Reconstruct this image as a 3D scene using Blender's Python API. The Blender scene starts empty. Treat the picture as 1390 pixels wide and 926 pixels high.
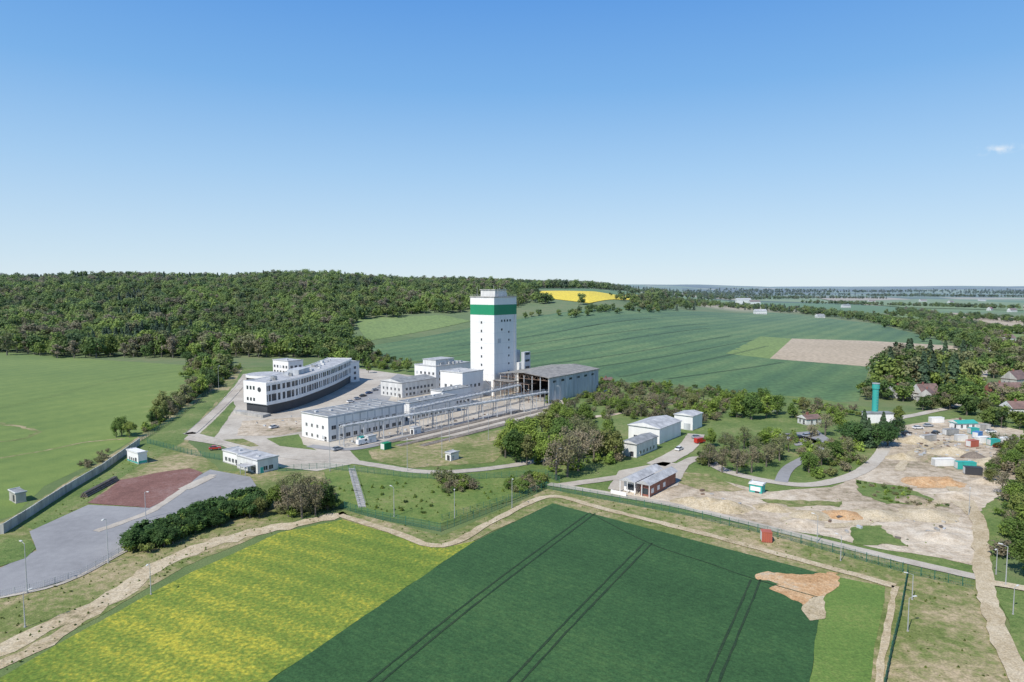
import bpy, bmesh, math, random
from mathutils import Vector, noise
R_=random.Random(11)
H=62.0;F=926.67;CX=695.0;CY=463.0
p=math.atan(73/F);cp,sp=math.cos(p),math.sin(p)
sc=bpy.context.scene
def interp(x,xs,ys):
    if x<=xs[0]:return ys[0]
    for i in range(1,len(xs)):
        if x<=xs[i]:
            t=(x-xs[i-1])/(xs[i]-xs[i-1]);return ys[i-1]+(ys[i]-ys[i-1])*t
    return ys[-1]
def ss(t):
    t=max(0.,min(1.,t));return t*t*(3-2*t)
AX=[-400,0,200,300,380,450,560,700,800,900,1000,1200]
AY=[68,72,70,72,76,73,63,57,53,26,6,0]
def h(x,y):
    if y<600:return 0.0
    px=695+F*x/max(y,300)
    A=interp(px,AX,AY)
    z=A*ss((y-620)/900)
    if y>1700: z+=8*ss((y-1700)/900)*ss((1000-px)/200)
    if y>700: z+=ss((y-700)/600)*6*noise.noise(Vector((x/260,y/260,0)))*min(1,A/40)
    if y>4800:
        z+=ss((y-4800)/3500)*(62+44*noise.noise(Vector((x/1900,y/3500,3.1)))+10*noise.noise(Vector((x/700,y/1500,6.1))) -min(z,60)*.6)
    return z
def lines(lo,a,b,hi,step):
    L=[a];
    while L[-1]<b:L.append(L[-1]+step)
    s=step;x=L[-1]
    while x<hi:
        s=min(s*1.13,400);x+=s;L.append(x)
    s=step;x=a;M=[]
    while x>lo:
        s=min(s*1.13,400);x-=s;M.append(x)
    return sorted(M)+L
GX=lines(-12000,-1500,1500,12000,30)
GY=lines(-2500,600,2700,15000,30)
def P(px,py):
    u=(px-CX)/F;v=(py-CY)/F
    d=Vector((u,cp-v*sp,-sp-v*cp))
    if d.z<-1e-4:
        t=-H/d.z
        if d.y*t<600:return Vector((d.x*t,d.y*t))
    t=500;pt=t
    while t<14000:
        if H+d.z*t<h(d.x*t,d.y*t):
            a,b=pt,t
            for _ in range(18):
                m=(a+b)/2
                if H+d.z*m<h(d.x*m,d.y*m):b=m
                else:a=m
            return Vector((d.x*b,d.y*b))
        pt=t;t*=1.01
    return Vector((d.x*14000,d.y*14000))
def proj(x,y,z):
    dz=z-H;dep=y*cp-dz*sp
    return CX+F*x/dep, CY+F*(-dz*cp-y*sp)/dep
def zat(pt,ytop):
    return H-pt.y*math.tan(p+math.atan((ytop-CY)/F))
# ------------- materials
def nm(name):
    m=bpy.data.materials.new(name);m.use_nodes=True
    nt=m.node_tree;b=nt.nodes['Principled BSDF'];b.inputs['Roughness'].default_value=.85
    return m,nt,b
def N(nt,t,**k):
    n=nt.nodes.new(t)
    for a,v in k.items():setattr(n,a,v)
    return n
def rgb(c):return (c[0],c[1],c[2],1)
def haze_tint(nt,col_out,b,k=6500,hc=(.25,.32,.38)):  # aerial haze painted into surface colour, paler and bluer with distance from world origin
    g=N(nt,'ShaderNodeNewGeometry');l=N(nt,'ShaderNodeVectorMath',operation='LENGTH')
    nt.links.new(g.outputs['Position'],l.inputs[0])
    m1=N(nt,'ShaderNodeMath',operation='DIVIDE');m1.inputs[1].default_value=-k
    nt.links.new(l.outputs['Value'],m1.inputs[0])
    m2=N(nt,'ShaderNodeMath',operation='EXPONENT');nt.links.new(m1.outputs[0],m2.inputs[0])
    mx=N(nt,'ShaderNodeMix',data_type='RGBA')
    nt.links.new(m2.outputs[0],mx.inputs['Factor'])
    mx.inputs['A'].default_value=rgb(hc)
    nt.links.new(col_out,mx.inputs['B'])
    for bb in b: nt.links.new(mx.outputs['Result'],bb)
def ramp(nt,cols,pos=None):
    r=N(nt,'ShaderNodeValToRGB');e=r.color_ramp.elements
    n=len(cols)
    pos=pos or [i/(n-1) for i in range(n)]
    e[0].position=pos[0];e[0].color=rgb(cols[0]);e[1].position=pos[-1];e[1].color=rgb(cols[-1])
    for i in range(1,n-1):
        q=e.new(pos[i]);q.color=rgb(cols[i])
    return r
def ground(name,cols,s1=.03,s2=.6,mixf=.5,bump=.25,stripe=None,pos=None,rough=.95,fine=3.0,patch=False,spk=.28,bd=.4):
    m,nt,b=nm(name);L=nt.links.new
    g=N(nt,'ShaderNodeNewGeometry')
    n1=N(nt,'ShaderNodeTexNoise');n1.inputs['Scale'].default_value=s1;n1.inputs['Detail'].default_value=6
    n2=N(nt,'ShaderNodeTexNoise');n2.inputs['Scale'].default_value=s2;n2.inputs['Detail'].default_value=5;n2.inputs['Roughness'].default_value=.7
    n3=N(nt,'ShaderNodeTexNoise');n3.inputs['Scale'].default_value=fine;n3.inputs['Detail'].default_value=3
    for n in(n1,n2,n3):L(g.outputs['Position'],n.inputs['Vector'])
    mx=N(nt,'ShaderNodeMix',data_type='FLOAT');mx.inputs['Factor'].default_value=mixf
    L(n1.outputs['Fac'],mx.inputs['A']);L(n2.outputs['Fac'],mx.inputs['B'])
    out=mx.outputs['Result']
    for st in (stripe if isinstance(stripe,list) else [stripe] if stripe else []):
        ang,per,amt=st
        mp=N(nt,'ShaderNodeMapping');mp.inputs['Rotation'].default_value=(0,0,ang)
        L(g.outputs['Position'],mp.inputs['Vector'])
        w=N(nt,'ShaderNodeTexWave');w.inputs['Distortion'].default_value=.6;w.inputs['Detail'].default_value=2
        w.inputs['Scale'].default_value=.314/per
        L(mp.outputs[0],w.inputs['Vector'])
        ma=N(nt,'ShaderNodeMath',operation='MULTIPLY_ADD');ma.inputs[1].default_value=amt;L(w.outputs['Fac'],ma.inputs[0]);L(out,ma.inputs[2])
        ma2=N(nt,'ShaderNodeMath',operation='SUBTRACT');L(ma.outputs[0],ma2.inputs[0]);ma2.inputs[1].default_value=amt/2;out=ma2.outputs[0]
    r=ramp(nt,cols,pos or [.34+.32*i/(len(cols)-1) for i in range(len(cols))])
    L(out,r.inputs['Fac'])
    col=r.outputs['Color']
    if patch: # patchwork of distant fields
        v=N(nt,'ShaderNodeTexVoronoi',feature='F1');v.inputs['Scale'].default_value=1.0
        mp=N(nt,'ShaderNodeMapping');mp.inputs['Scale'].default_value=(1/380,1/620,0);mp.inputs['Rotation'].default_value=(0,0,.3);L(g.outputs['Position'],mp.inputs[0]);L(mp.outputs[0],v.inputs['Vector'])
        sx_=N(nt,'ShaderNodeSeparateColor');L(v.outputs['Color'],sx_.inputs[0])
        r2=ramp(nt,[(.05,.09,.035),(.09,.18,.05),(.15,.23,.07),(.21,.27,.09),(.42,.36,.24),(.12,.19,.07)],[0,.12,.30,.48,.66,.84]);r2.color_ramp.interpolation='CONSTANT'
        L(sx_.outputs[0],r2.inputs[0])
        sp_=N(nt,'ShaderNodeSeparateXYZ');L(g.outputs['Position'],sp_.inputs[0])
        mr0=N(nt,'ShaderNodeMapRange');mr0.inputs['From Min'].default_value=1500;mr0.inputs['From Max'].default_value=1800;L(sp_.outputs['Y'],mr0.inputs['Value'])
        mxx=N(nt,'ShaderNodeMix',data_type='RGBA');L(mr0.outputs[0],mxx.inputs['Factor']);L(col,mxx.inputs['A']);L(r2.outputs[0],mxx.inputs['B']);col=mxx.outputs['Result']
        n4=N(nt,'ShaderNodeTexNoise');n4.inputs['Scale'].default_value=.0011;n4.inputs['Detail'].default_value=6;L(g.outputs['Position'],n4.inputs['Vector'])
        r4=ramp(nt,[(0,0,0),(1,1,1)],[.48,.50]);L(n4.outputs[0],r4.inputs[0])
        mr1=N(nt,'ShaderNodeMapRange');mr1.inputs['From Min'].default_value=4200;mr1.inputs['From Max'].default_value=6200;L(sp_.outputs['Y'],mr1.inputs['Value'])
        mm=N(nt,'ShaderNodeMath',operation='MULTIPLY');L(mr1.outputs[0],mm.inputs[0]);L(r4.outputs[0],mm.inputs[1])
        mx3=N(nt,'ShaderNodeMix',data_type='RGBA');L(mm.outputs[0],mx3.inputs['Factor']);L(col,mx3.inputs['A']);mx3.inputs['B'].default_value=(.015,.03,.02,1);col=mx3.outputs['Result']
    mr=N(nt,'ShaderNodeMapRange');mr.inputs['From Min'].default_value=.3;mr.inputs['From Max'].default_value=.7
    mr.inputs['To Min'].default_value=1-spk;mr.inputs['To Max'].default_value=1+spk
    L(n3.outputs['Fac'],mr.inputs['Value'])
    vm=N(nt,'ShaderNodeVectorMath',operation='SCALE');L(col,vm.inputs[0]);L(mr.outputs[0],vm.inputs['Scale'])
    haze_tint(nt,vm.outputs[0],[b.inputs['Base Color']])
    b.inputs['Roughness'].default_value=rough;b.inputs['Specular IOR Level'].default_value=.15
    if bump:
        bp=N(nt,'ShaderNodeBump');bp.inputs['Strength'].default_value=bump;bp.inputs['Distance'].default_value=bd
        L((n3 if bd<.5 else n2).outputs['Fac'],bp.inputs['Height']);L(bp.outputs[0],b.inputs['Normal'])
    return m
def paint(name,c,rough=.6,var=.12,metal=0,sc_=.35,streak=True):
    m,nt,b=nm(name);L=nt.links.new
    g=N(nt,'ShaderNodeNewGeometry');mp=N(nt,'ShaderNodeMapping')
    mp.inputs['Scale'].default_value=(1,1,.18 if streak else 1);L(g.outputs['Position'],mp.inputs[0])
    n=N(nt,'ShaderNodeTexNoise');n.inputs['Scale'].default_value=sc_;n.inputs['Detail'].default_value=7;n.inputs['Roughness'].default_value=.7
    L(mp.outputs[0],n.inputs['Vector'])
    r=ramp(nt,[tuple(x*(1-2*var) for x in c),tuple(min(1,x*(1+var)) for x in c)],[.3,.65]);L(n.outputs['Fac'],r.inputs[0])
    haze_tint(nt,r.outputs[0],[b.inputs['Base Color']])
    b.inputs['Roughness'].default_value=rough;b.inputs['Metallic'].default_value=metal
    return m
def leaf(name,cols,tr=.34):
    m,nt,b=nm(name);L=nt.links.new
    oi=N(nt,'ShaderNodeObjectInfo');r=ramp(nt,cols);r.color_ramp.interpolation='LINEAR';L(oi.outputs['Random'],r.inputs[0])
    g=N(nt,'ShaderNodeNewGeometry');n=N(nt,'ShaderNodeTexNoise');n.inputs['Scale'].default_value=.6;n.inputs['Detail'].default_value=3
    L(g.outputs['Position'],n.inputs['Vector'])
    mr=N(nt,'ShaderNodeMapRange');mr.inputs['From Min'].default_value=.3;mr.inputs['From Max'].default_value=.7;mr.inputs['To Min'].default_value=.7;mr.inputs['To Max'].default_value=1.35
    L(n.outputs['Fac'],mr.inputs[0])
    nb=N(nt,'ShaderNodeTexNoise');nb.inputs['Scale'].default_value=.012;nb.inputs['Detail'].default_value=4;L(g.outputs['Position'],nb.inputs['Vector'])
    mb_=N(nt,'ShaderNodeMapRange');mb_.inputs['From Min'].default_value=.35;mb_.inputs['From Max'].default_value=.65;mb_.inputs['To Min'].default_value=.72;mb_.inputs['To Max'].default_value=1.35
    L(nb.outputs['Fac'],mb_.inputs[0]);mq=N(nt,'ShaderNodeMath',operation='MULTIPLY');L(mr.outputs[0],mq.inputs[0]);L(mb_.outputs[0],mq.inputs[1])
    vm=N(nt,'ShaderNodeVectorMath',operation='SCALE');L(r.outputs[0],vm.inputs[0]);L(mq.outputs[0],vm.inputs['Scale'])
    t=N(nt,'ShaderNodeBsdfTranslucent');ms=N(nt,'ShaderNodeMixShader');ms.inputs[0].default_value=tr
    haze_tint(nt,vm.outputs[0],[b.inputs['Base Color'],t.inputs['Color']])
    b.inputs['Roughness'].default_value=.7;b.inputs['Specular IOR Level'].default_value=.2
    L(b.outputs[0],ms.inputs[1]);L(t.outputs[0],ms.inputs[2]);L(ms.outputs[0],nt.nodes['Material Output'].inputs[0])
    return m
M={}
M['base']=ground('ground_mixed_grass',[(.08,.13,.04),(.13,.18,.06),(.2,.2,.09)],.006,.08,.45,patch=True)
M['lfield']=ground('left_meadow',[(.10,.165,.04),(.14,.205,.048),(.18,.245,.058),(.27,.28,.10)],.009,.15,.4,pos=[.3,.45,.58,.72],stripe=(math.radians(20),14,.05))
M['yfield']=ground('yellow_green_crop',[(.085,.145,.022),(.13,.195,.028),(.20,.245,.034),(.44,.40,.045)],.022,1.1,.52,bump=.4,pos=[.34,.45,.53,.63],fine=1.9,spk=.25,stripe=(math.radians(-62),7,.05))
M['dfield']=ground('dark_green_crop',[(.026,.072,.024),(.038,.098,.032),(.064,.135,.042)],.014,.45,.4,bump=.4,stripe=[(math.radians(-50),1.5,.05),(math.radians(-50),21,.05)],fine=2.5,spk=.25)
M['lstrip']=ground('light_green_crop',[(.09,.17,.035),(.13,.21,.045),(.21,.26,.07)],.05,.9,.5,bump=.5,spk=.2)
M['ffield']=ground('far_green_crop',[(.06,.125,.05),(.09,.165,.06),(.135,.205,.075)],.004,.02,.4,stripe=[(math.radians(35),24,.12),(math.radians(35),110,.12)],fine=.3)
M['fmead']=ground('far_light_meadow',[(.14,.21,.055),(.2,.27,.075)],.006,.05,.4,fine=.3)
M['beige']=ground('far_bare_field',[(.38,.30,.2),(.48,.39,.28)],.008,.05,.4,fine=.3)
M['rape']=ground('rapeseed_bloom',[(.66,.5,.02),(.8,.63,.03)],.01,.05,.4,fine=.3)
M['sand']=ground('sandy_soil',[(.24,.21,.11),(.40,.32,.2),(.49,.41,.28),(.56,.48,.35)],.07,.6,.55,pos=[.36,.43,.53,.65])
M['yard']=ground('yard_gravel',[(.17,.17,.08),(.31,.25,.17),(.46,.38,.28),(.58,.50,.39),(.66,.59,.48)],.028,.3,.48,pos=[.36,.42,.49,.57,.66],spk=.18,bump=.6,bd=1.2)
M['dry']=ground('dry_grass_verge',[(.10,.14,.03),(.17,.2,.06),(.28,.25,.12),(.44,.35,.22)],.045,.45,.5,bump=.4,pos=[.36,.46,.53,.62],spk=.25)
M['lawn']=ground('rough_lawn',[(.07,.12,.028),(.11,.17,.04),(.16,.21,.06),(.28,.26,.12)],.05,.5,.5,bump=.5,pos=[.34,.45,.55,.67],spk=.25)
M['bank']=ground('embankment_grass',[(.075,.135,.028),(.12,.185,.04),(.18,.225,.06),(.27,.25,.12)],.05,.5,.5,bump=.5,pos=[.34,.46,.57,.7],spk=.25)
M['asph']=ground('asphalt_light',[(.23,.23,.235),(.28,.28,.285),(.33,.33,.33)],.05,.4,.4,bump=.1,fine=6,spk=.1)
M['conc']=ground('concrete_paving',[(.33,.29,.24),(.45,.405,.34),(.54,.5,.43)],.05,.35,.45,bump=.1,spk=.12)
M['red']=ground('red_crushed_stone',[(.15,.075,.06),(.21,.105,.085),(.27,.17,.15)],.1,.6,.5)
M['ora']=ground('orange_soil',[(.30,.19,.09),(.46,.27,.13),(.54,.36,.2),(.5,.4,.28)],.1,.8,.5)
M['track']=ground('track_ballast',[(.16,.13,.1),(.27,.22,.18)],.1,.8,.5)
M['rut']=ground('tramline_soil',[(.014,.04,.018),(.032,.055,.025)],.2,.9,.5)
M['white']=paint('white_render_wall',(.8,.79,.77),var=.05)
M['white2']=paint('weathered_white_wall',(.66,.66,.64),var=.14)
M['panel']=paint('grey_panel',(.48,.5,.52),var=.18)
M['roofg']=paint('grey_roof',(.27,.275,.27),var=.28,streak=False)
M['roofl']=paint('light_roof',(.46,.46,.46),var=.24,streak=False)
M['roofb']=paint('brownish_sheet_roof',(.27,.25,.225),var=.3,streak=False)
M['dark']=paint('charcoal_cladding',(.035,.035,.04),var=.1)
M['steel']=paint('galvanised_steel',(.42,.43,.44),rough=.5,metal=.1)
M['rust']=paint('rusty_steel',(.2,.13,.09),var=.3)
M['green']=paint('green_band_paint',(.0,.24,.10),var=.05)
M['teal']=paint('teal_paint',(.03,.38,.33),var=.1)
M['fence']=paint('fence_green_steel',(.03,.14,.09),var=.1)
M['cwall']=paint('old_concrete_wall',(.4,.385,.36),var=.25)
M['brick']=paint('red_brick',(.28,.10,.07),var=.25)
M['tile']=paint('brown_roof_tiles',(.2,.12,.095),var=.25,streak=False)
M['bark']=paint('bark',(.15,.125,.1),var=.3)
M['redp']=paint('red_paint',(.40,.10,.06),var=.1)
M['blue']=paint('blue_paint',(.06,.2,.45),var=.1)
M['rubber']=paint('tyre_rubber',(.02,.02,.02))
m,nt,b=nm('window_glass');b.inputs['Base Color'].default_value=(.04,.05,.06,1);b.inputs['Roughness'].default_value=.08;M['glass']=m
m,nt,b=nm('car_paint');oi=N(nt,'ShaderNodeObjectInfo');nt.links.new(oi.outputs['Color'],b.inputs['Base Color']);b.inputs['Roughness'].default_value=.25;b.inputs['Coat Weight'].default_value=.4;M['car']=m
M['leafA']=leaf('broadleaf_foliage',[(.065,.12,.025),(.10,.165,.03),(.14,.215,.038),(.20,.265,.045),(.17,.17,.065)])
M['leafB']=leaf('olive_foliage',[(.2,.19,.095),(.24,.2,.13),(.17,.2,.07),(.26,.22,.14)])
M['leafC']=leaf('conifer_foliage',[(.035,.065,.025),(.055,.095,.035)],.12)
M['leafD']=leaf('bright_foliage',[(.17,.25,.04),(.23,.31,.055),(.14,.21,.035)])
M['leafH']=leaf('hedge_foliage',[(.035,.08,.02),(.065,.13,.03),(.05,.10,.025)])
# ------------- object helpers
def link(o):sc.collection.objects.link(o);return o
def empty(name,loc=(0,0,0)):
    e=bpy.data.objects.new(name,None);e.location=loc;e.empty_display_size=.5;return link(e)
class MB:
    def __init__(s):s.v=[];s.f=[];s.m=[];s.mats=[]
    def mi(s,k):
        if k not in s.mats:s.mats.append(k)
        return s.mats.index(k)
    def add(s,vs,fs,k):
        n=len(s.v);s.v+= [tuple(v) for v in vs];i=s.mi(k)
        for f in fs:s.f.append([a+n for a in f]);s.m.append(i)
    def box(s,o,ax,ay,z0,z1,k):
        q=[o,o+ax,o+ax+ay,o+ay]
        s.prism(q,z0,z1,k)
    def prism(s,q,z0,z1,k):
        n=len(q)
        a=sum(q[i].x*q[(i+1)%n].y-q[(i+1)%n].x*q[i].y for i in range(n))
        if a<0:q=q[::-1]
        vs=[(c.x,c.y,z0) for c in q]+[(c.x,c.y,z1) for c in q]
        fs=[list(range(n))[::-1],list(range(n,2*n))]+[[i,(i+1)%n,(i+1)%n+n,i+n] for i in range(n)]
        s.add(vs,fs,k)
    def beam(s,a,b,w,k,n=4,w2=None):
        a=Vector(a);b=Vector(b);d=(b-a).normalized();up=Vector((0,0,1)) if abs(d.z)<.9 else Vector((1,0,0))
        x=d.cross(up).normalized();y=d.cross(x);w2=w if w2 is None else w2
        vs=[];
        for q,r in((a,w/2),(b,w2/2)):
            for i in range(n):
                t=2*math.pi*(i+.5)/n;rr=r*(1.414 if n==4 else 1);vs.append(q+x*math.cos(t)*rr+y*math.sin(t)*rr)
        fs=[[i,(i+1)%n,(i+1)%n+n,i+n] for i in range(n)]+[list(range(n))[::-1],list(range(n,2*n))]
        s.add(vs,fs,k)
    def obj(s,name,parent=None,loc=None):
        me=bpy.data.meshes.new(name);vs=s.v
        if loc:vs=[(a-loc[0],b-loc[1],c-loc[2]) for a,b,c in vs]
        me.from_pydata(vs,[],s.f)
        for k in s.mats:me.materials.append(M[k])
        me.polygons.foreach_set('material_index',s.m);me.update()
        o=link(bpy.data.objects.new(name,me))
        if loc:o.location=loc
        if parent:
            o.parent=parent
        return o
class Bld:
    def __init__(s,name,c):s.n=name;s.c=(c.x,c.y,h(c.x,c.y));s.p={};s.g=s.c[2]
    def __getitem__(s,k):return s.p.setdefault(k,MB())
    def done(s):
        e=empty(s.n,s.c)
        for k,mb in s.p.items():
            o=mb.obj(k,None,(s.c[0],s.c[1],0));o.location=(0,0,0);o.parent=e
        return e
AR=Vector((.61,.792)).normalized();AL=Vector((-.792,.61)).normalized()
def reach(c,d,px,z=0):
    lo,hi=0,200
    f=lambda t:proj(c.x+d.x*t,c.y+d.y*t,z)[0]-px
    s0=f(0)>0
    for _ in range(40):
        m_=(lo+hi)/2
        if (f(m_)>0)==s0:lo=m_
        else:hi=m_
    return lo
def windows(mb,o,d,nrm,L,zs,wh,ww,gap,k='glass',start=1.0,frame='white'):
    n=int((L-start*2+gap)/(ww+gap))
    if n<1:return
    off=(L-(n*ww+(n-1)*gap))/2
    for z in zs:
        for i in range(n):
            q=o+d*(off+i*(ww+gap))
            kk=k if R_.random()<.82 else R_.choice(['panel','dark'])
            mb.box(q-nrm*.05,d*ww,nrm*.08,z,z+wh,kk)
            mb.box(q-nrm*.05-d*.08,d*.08,nrm*.13,z-.08,z+wh+.08,frame)
            mb.box(q-nrm*.05+d*ww,d*.08,nrm*.13,z-.08,z+wh+.08,frame)
            mb.box(q-nrm*.05,d*ww,nrm*.2,z-.1,z-.0,'cwall')
            mb.box(q-nrm*.05+d*(ww*.5-.04),d*.08,nrm*.10,z+.001,z+wh-.001,frame)
def block(name,cpx,rx,lx,ytop,wall='white',roof='roofg',win=None,winl=None,ht=None,aR=None,aL=None,gable=0,door=True,lr=None,ll=None,wk=None):
    c=P(*cpx);ar=aR or AR;al=aL or AL
    LR=lr or reach(c,ar,rx);LL=ll or reach(c,al,lx);z=ht or zat(c,ytop)
    B=Bld(name,c)
    B['walls'].box(c,ar*LR,al*LL,-.5,z-.02,wall)
    if gable:
        if LR>=LL: a,bb,la,lb=ar,al,LR,LL
        else: a,bb,la,lb=al,ar,LL,LR
        o=c-a*.4-bb*.4;la+=.8;lb+=.8
        q=[o,o+a*la,o+a*la+bb*lb,o+bb*lb];r0=o+bb*lb/2;r1=r0+a*la
        zz=z
        vs=[(t.x,t.y,zz) for t in q]+[(r0.x,r0.y,zz+gable),(r1.x,r1.y,zz+gable)]+[(t.x,t.y,zz-.2) for t in q]
        B['roof'].add(vs,[[0,1,5,4],[2,3,4,5],[6,7,1,0],[7,8,2,1],[8,9,3,2],[9,6,0,3],[9,8,7,6]],roof)
        B['gables'].add([vs[0],vs[4],vs[3],vs[1],vs[5],vs[2]],[[0,1,2],[3,5,4]],wall)
    else:
        B['roof'].box(c-ar*.25-al*.25,ar*(LR+.5),al*(LL+.5),z,z+.25,roof)
        for s_ in range(int(LR//6)):
            B['roof_vents'].box(c+ar*(3+6*s_+R_.uniform(-1,1))+al*LL*R_.uniform(.2,.7),ar*R_.uniform(.5,1.2),al*R_.uniform(.5,1.6),z+.2,z+R_.uniform(.6,1.1),'panel')
        B['parapet'].box(c-ar*.28-al*.28,ar*(LR+.56),al*.22,z+.25,z+.5,'white2')
        B['parapet'].box(c-ar*.28-al*.05,ar*.22,al*(LL+.3),z+.25,z+.5,'white2')
        B['parapet'].box(c-ar*.28+al*(LL+.03),ar*(LR+.56),al*.22,z+.25,z+.5,'white2')
    if win:
        zs,wh,ww,gap=win;windows(B['windows'],c,ar,-al,LR,zs,wh,ww,gap,start=1.2)
        windows(B['windows'],c+al*LL,ar,al,LR,zs,wh,ww,gap,start=1.2)
    if winl:
        zs,wh,ww,gap=winl;windows(B['windows'],c,al,-ar,LL,zs,wh,ww,gap,start=1.2)
        windows(B['windows'],c+ar*LR,al,ar,LL,zs,wh,ww,gap,start=1.2)
    if door:
        B['door'].box(c+al*min(1.2,LL*.2)-ar*.06,al*1.3,ar*.1,0.02,2.2,'dark')
        B['plinth'].box(c-ar*.07-al*.07,ar*(LR+.14),al*(LL+.14),-.4,.35,'cwall')
    return B,c,LR,LL,z
# ------------- terrain
def terrain():
    nx,ny=len(GX),len(GY)
    vs=[(x,y,h(x,y)) for y in GY for x in GX]
    fs=[(j*nx+i,j*nx+i+1,(j+1)*nx+i+1,(j+1)*nx+i) for j in range(ny-1) for i in range(nx-1)]
    me=bpy.data.meshes.new('ground');me.from_pydata(vs,[],fs);me.materials.append(M['base'])
    me.polygons.foreach_set('use_smooth',[True]*len(fs))
    link(bpy.data.objects.new('ground',me))
terrain()
def lift(y,lay):return .03*lay+max(0,min(1.2,(y-600)*.0008))*(1+.1*lay)
def sheet(name,pts,mat,lay,rough=0,step=2.0,px=True):
    w=[P(*q) for q in pts] if px else pts
    if rough:
        o=[];n=len(w)
        for i in range(n):
            a,b=w[i],w[(i+1)%n];k=max(1,int((b-a).length/step));k=min(k,60)
            for j in range(k):
                q=a.lerp(b,j/k)
                o.append(q+Vector((noise.noise(Vector((q.x*.11,q.y*.11,1)))+.5*noise.noise(Vector((q.x*.5,q.y*.5,5))),noise.noise(Vector((q.x*.11,q.y*.11,9)))+.5*noise.noise(Vector((q.x*.5,q.y*.5,7)))))*rough)
        w=o
    bm=bmesh.new()
    f=bm.faces.new([bm.verts.new((q.x,q.y,0)) for q in w])
    bmesh.ops.triangulate(bm,faces=[f])
    ys=[q.y for q in w];xs=[q.x for q in w]
    if max(ys)>600:
        for co,no,L,lo,hi in((0,(1,0,0),GX,min(xs),max(xs)),(1,(0,1,0),GY,min(ys),max(ys))):
            for g in L:
                if lo<g<hi:
                    pt=[0,0,0];pt[co]=g
                    bmesh.ops.bisect_plane(bm,geom=bm.verts[:]+bm.edges[:]+bm.faces[:],plane_co=pt,plane_no=no)
    for v in bm.verts:v.co.z=h(v.co.x,v.co.y)+lift(v.co.y,lay)
    for f in bm.faces:
        f.normal_update()
        if f.normal.z<0:f.normal_flip()
    me=bpy.data.meshes.new(name);bm.to_mesh(me);bm.free();me.materials.append(M[mat])
    return link(bpy.data.objects.new(name,me))
def catmull(w,step=2.5):
    o=[]
    for i in range(len(w)-1):
        a=w[max(0,i-1)];b=w[i];c=w[i+1];d=w[min(len(w)-1,i+2)]
        k=max(2,int((c-b).length/step));k=min(k,50)
        for j in range(k):
            t=j/k
            o.append(.5*((2*b)+(c-a)*t+(2*a-5*b+4*c-d)*t*t+(3*b-a-3*c+d)*t**3))
    o.append(w[-1]);return o
def strip(name,pts,wid,mat,lay,rough=0,smooth=True,px=True,kerb=False):
    w=[P(*q) for q in pts] if px else pts
    if smooth:w=catmull(w)
    l=[];r=[]
    for i,q in enumerate(w):
        a=w[max(0,i-1)];b=w[min(len(w)-1,i+1)];d=(b-a).normalized();n=Vector((-d.y,d.x))
        e1=rough*noise.noise(Vector((q.x*.3,q.y*.3,2)));e2=rough*noise.noise(Vector((q.x*.3,q.y*.3,8)))
        l.append(q+n*(wid/2+e1));r.append(q-n*(wid/2+e2))
    vs=[(q.x,q.y,h(q.x,q.y)+lift(q.y,lay)) for q in l+r];n=len(w)
    fs=[(i,i+n,i+n+1,i+1) for i in range(n-1)]
    me=bpy.data.meshes.new(name);me.from_pydata(vs,[],fs);me.materials.append(M[mat])
    o=link(bpy.data.objects.new(name,me))
    if kerb:
        mb=MB()
        for side in(l,r):
            for i in range(n-1):
                if (side[i+1]-side[i]).length>.05:mb.beam((*side[i],.26),(*side[i+1],.26),.14,'cwall')
        mb.obj('kerb')
    return o
# far
sheet('crop_field',[(500,470),(640,445),(700,434),(900,420),(1050,425),(1190,440),(1275,462),(1310,485),(1180,500),(1165,545),(1080,548),(1060,540),(900,520),(820,518),(640,505),(540,500)],'ffield',1)
sheet('meadow',[(478,432),(600,428),(640,436),(590,447),(500,463)],'fmead',2)
sheet('meadow',[(985,480),(1032,457),(1075,460),(1046,487)],'fmead',2)
sheet('bare_field',[(1045,487),(1075,460),(1180,463),(1300,470),(1312,484),(1230,492),(1180,498)],'beige',3)
sheet('rapeseed_field',[(722,396),(800,396),(880,401),(868,408),(800,412),(740,405)],'rape',3)
sheet('meadow',[(1120,408),(1260,406),(1389,412),(1389,422),(1230,418)],'fmead',2)
sheet('bare_field',[(1290,425),(1389,432),(1389,445),(1330,440)],'beige',2)
sheet('meadow',[(1200,424),(1290,428),(1389,448),(1389,470),(1300,455)],'fmead',2)
sheet('bare_field',[(1110,405),(1200,404),(1240,407),(1130,409)],'beige',4)
for a in([(560,492),(700,470),(850,450),(960,440)],[(700,500),(860,478),(1000,455)],[(840,512),(960,488),(1040,470)],[(620,470),(760,450),(900,432)],[(900,515),(1010,500),(1060,492)],[(760,505),(900,484),(1020,462)],[(660,488),(800,468),(960,446)]):
    for dx in(0,3.0):
        w=[P(*q)+Vector((dx,0)) for q in a];strip('tramline',w,.9,'rut',3,px=False)
# left
sheet('meadow_field',[(-260,490),(0,478),(130,488),(290,498),(310,505),(190,592),(120,632),(60,660),(20,700),(-60,720),(-500,760),(-600,600)],'lfield',1)
strip('dirt_track',[(-20,572),(30,580),(50,588),(20,598),(-20,600)],2.5,'dry',2,rough=2)
strip('dirt_track',[(0,622),(60,612),(120,600),(170,596)],1.6,'dry',2,rough=1)
for dx in(0,3):
    strip('tramline',[P(*q)+Vector((dx,0)) for q in((-30,560),(60,540),(160,515),(260,502))],.5,'lawn',2,px=False)
sheet('verge',[(-100,760),(20,700),(190,592),(300,505),(330,500),(320,560),(255,600),(300,640),(440,640),(440,690),(250,770),(120,845),(-40,926),(-200,1000)],'dry',2,rough=.8)
sheet('grass_verge',[(20,712),(190,600),(290,530),(310,530),(280,560),(250,600),(190,632),(90,700),(50,720)],'lawn',3,rough=.8)
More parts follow.
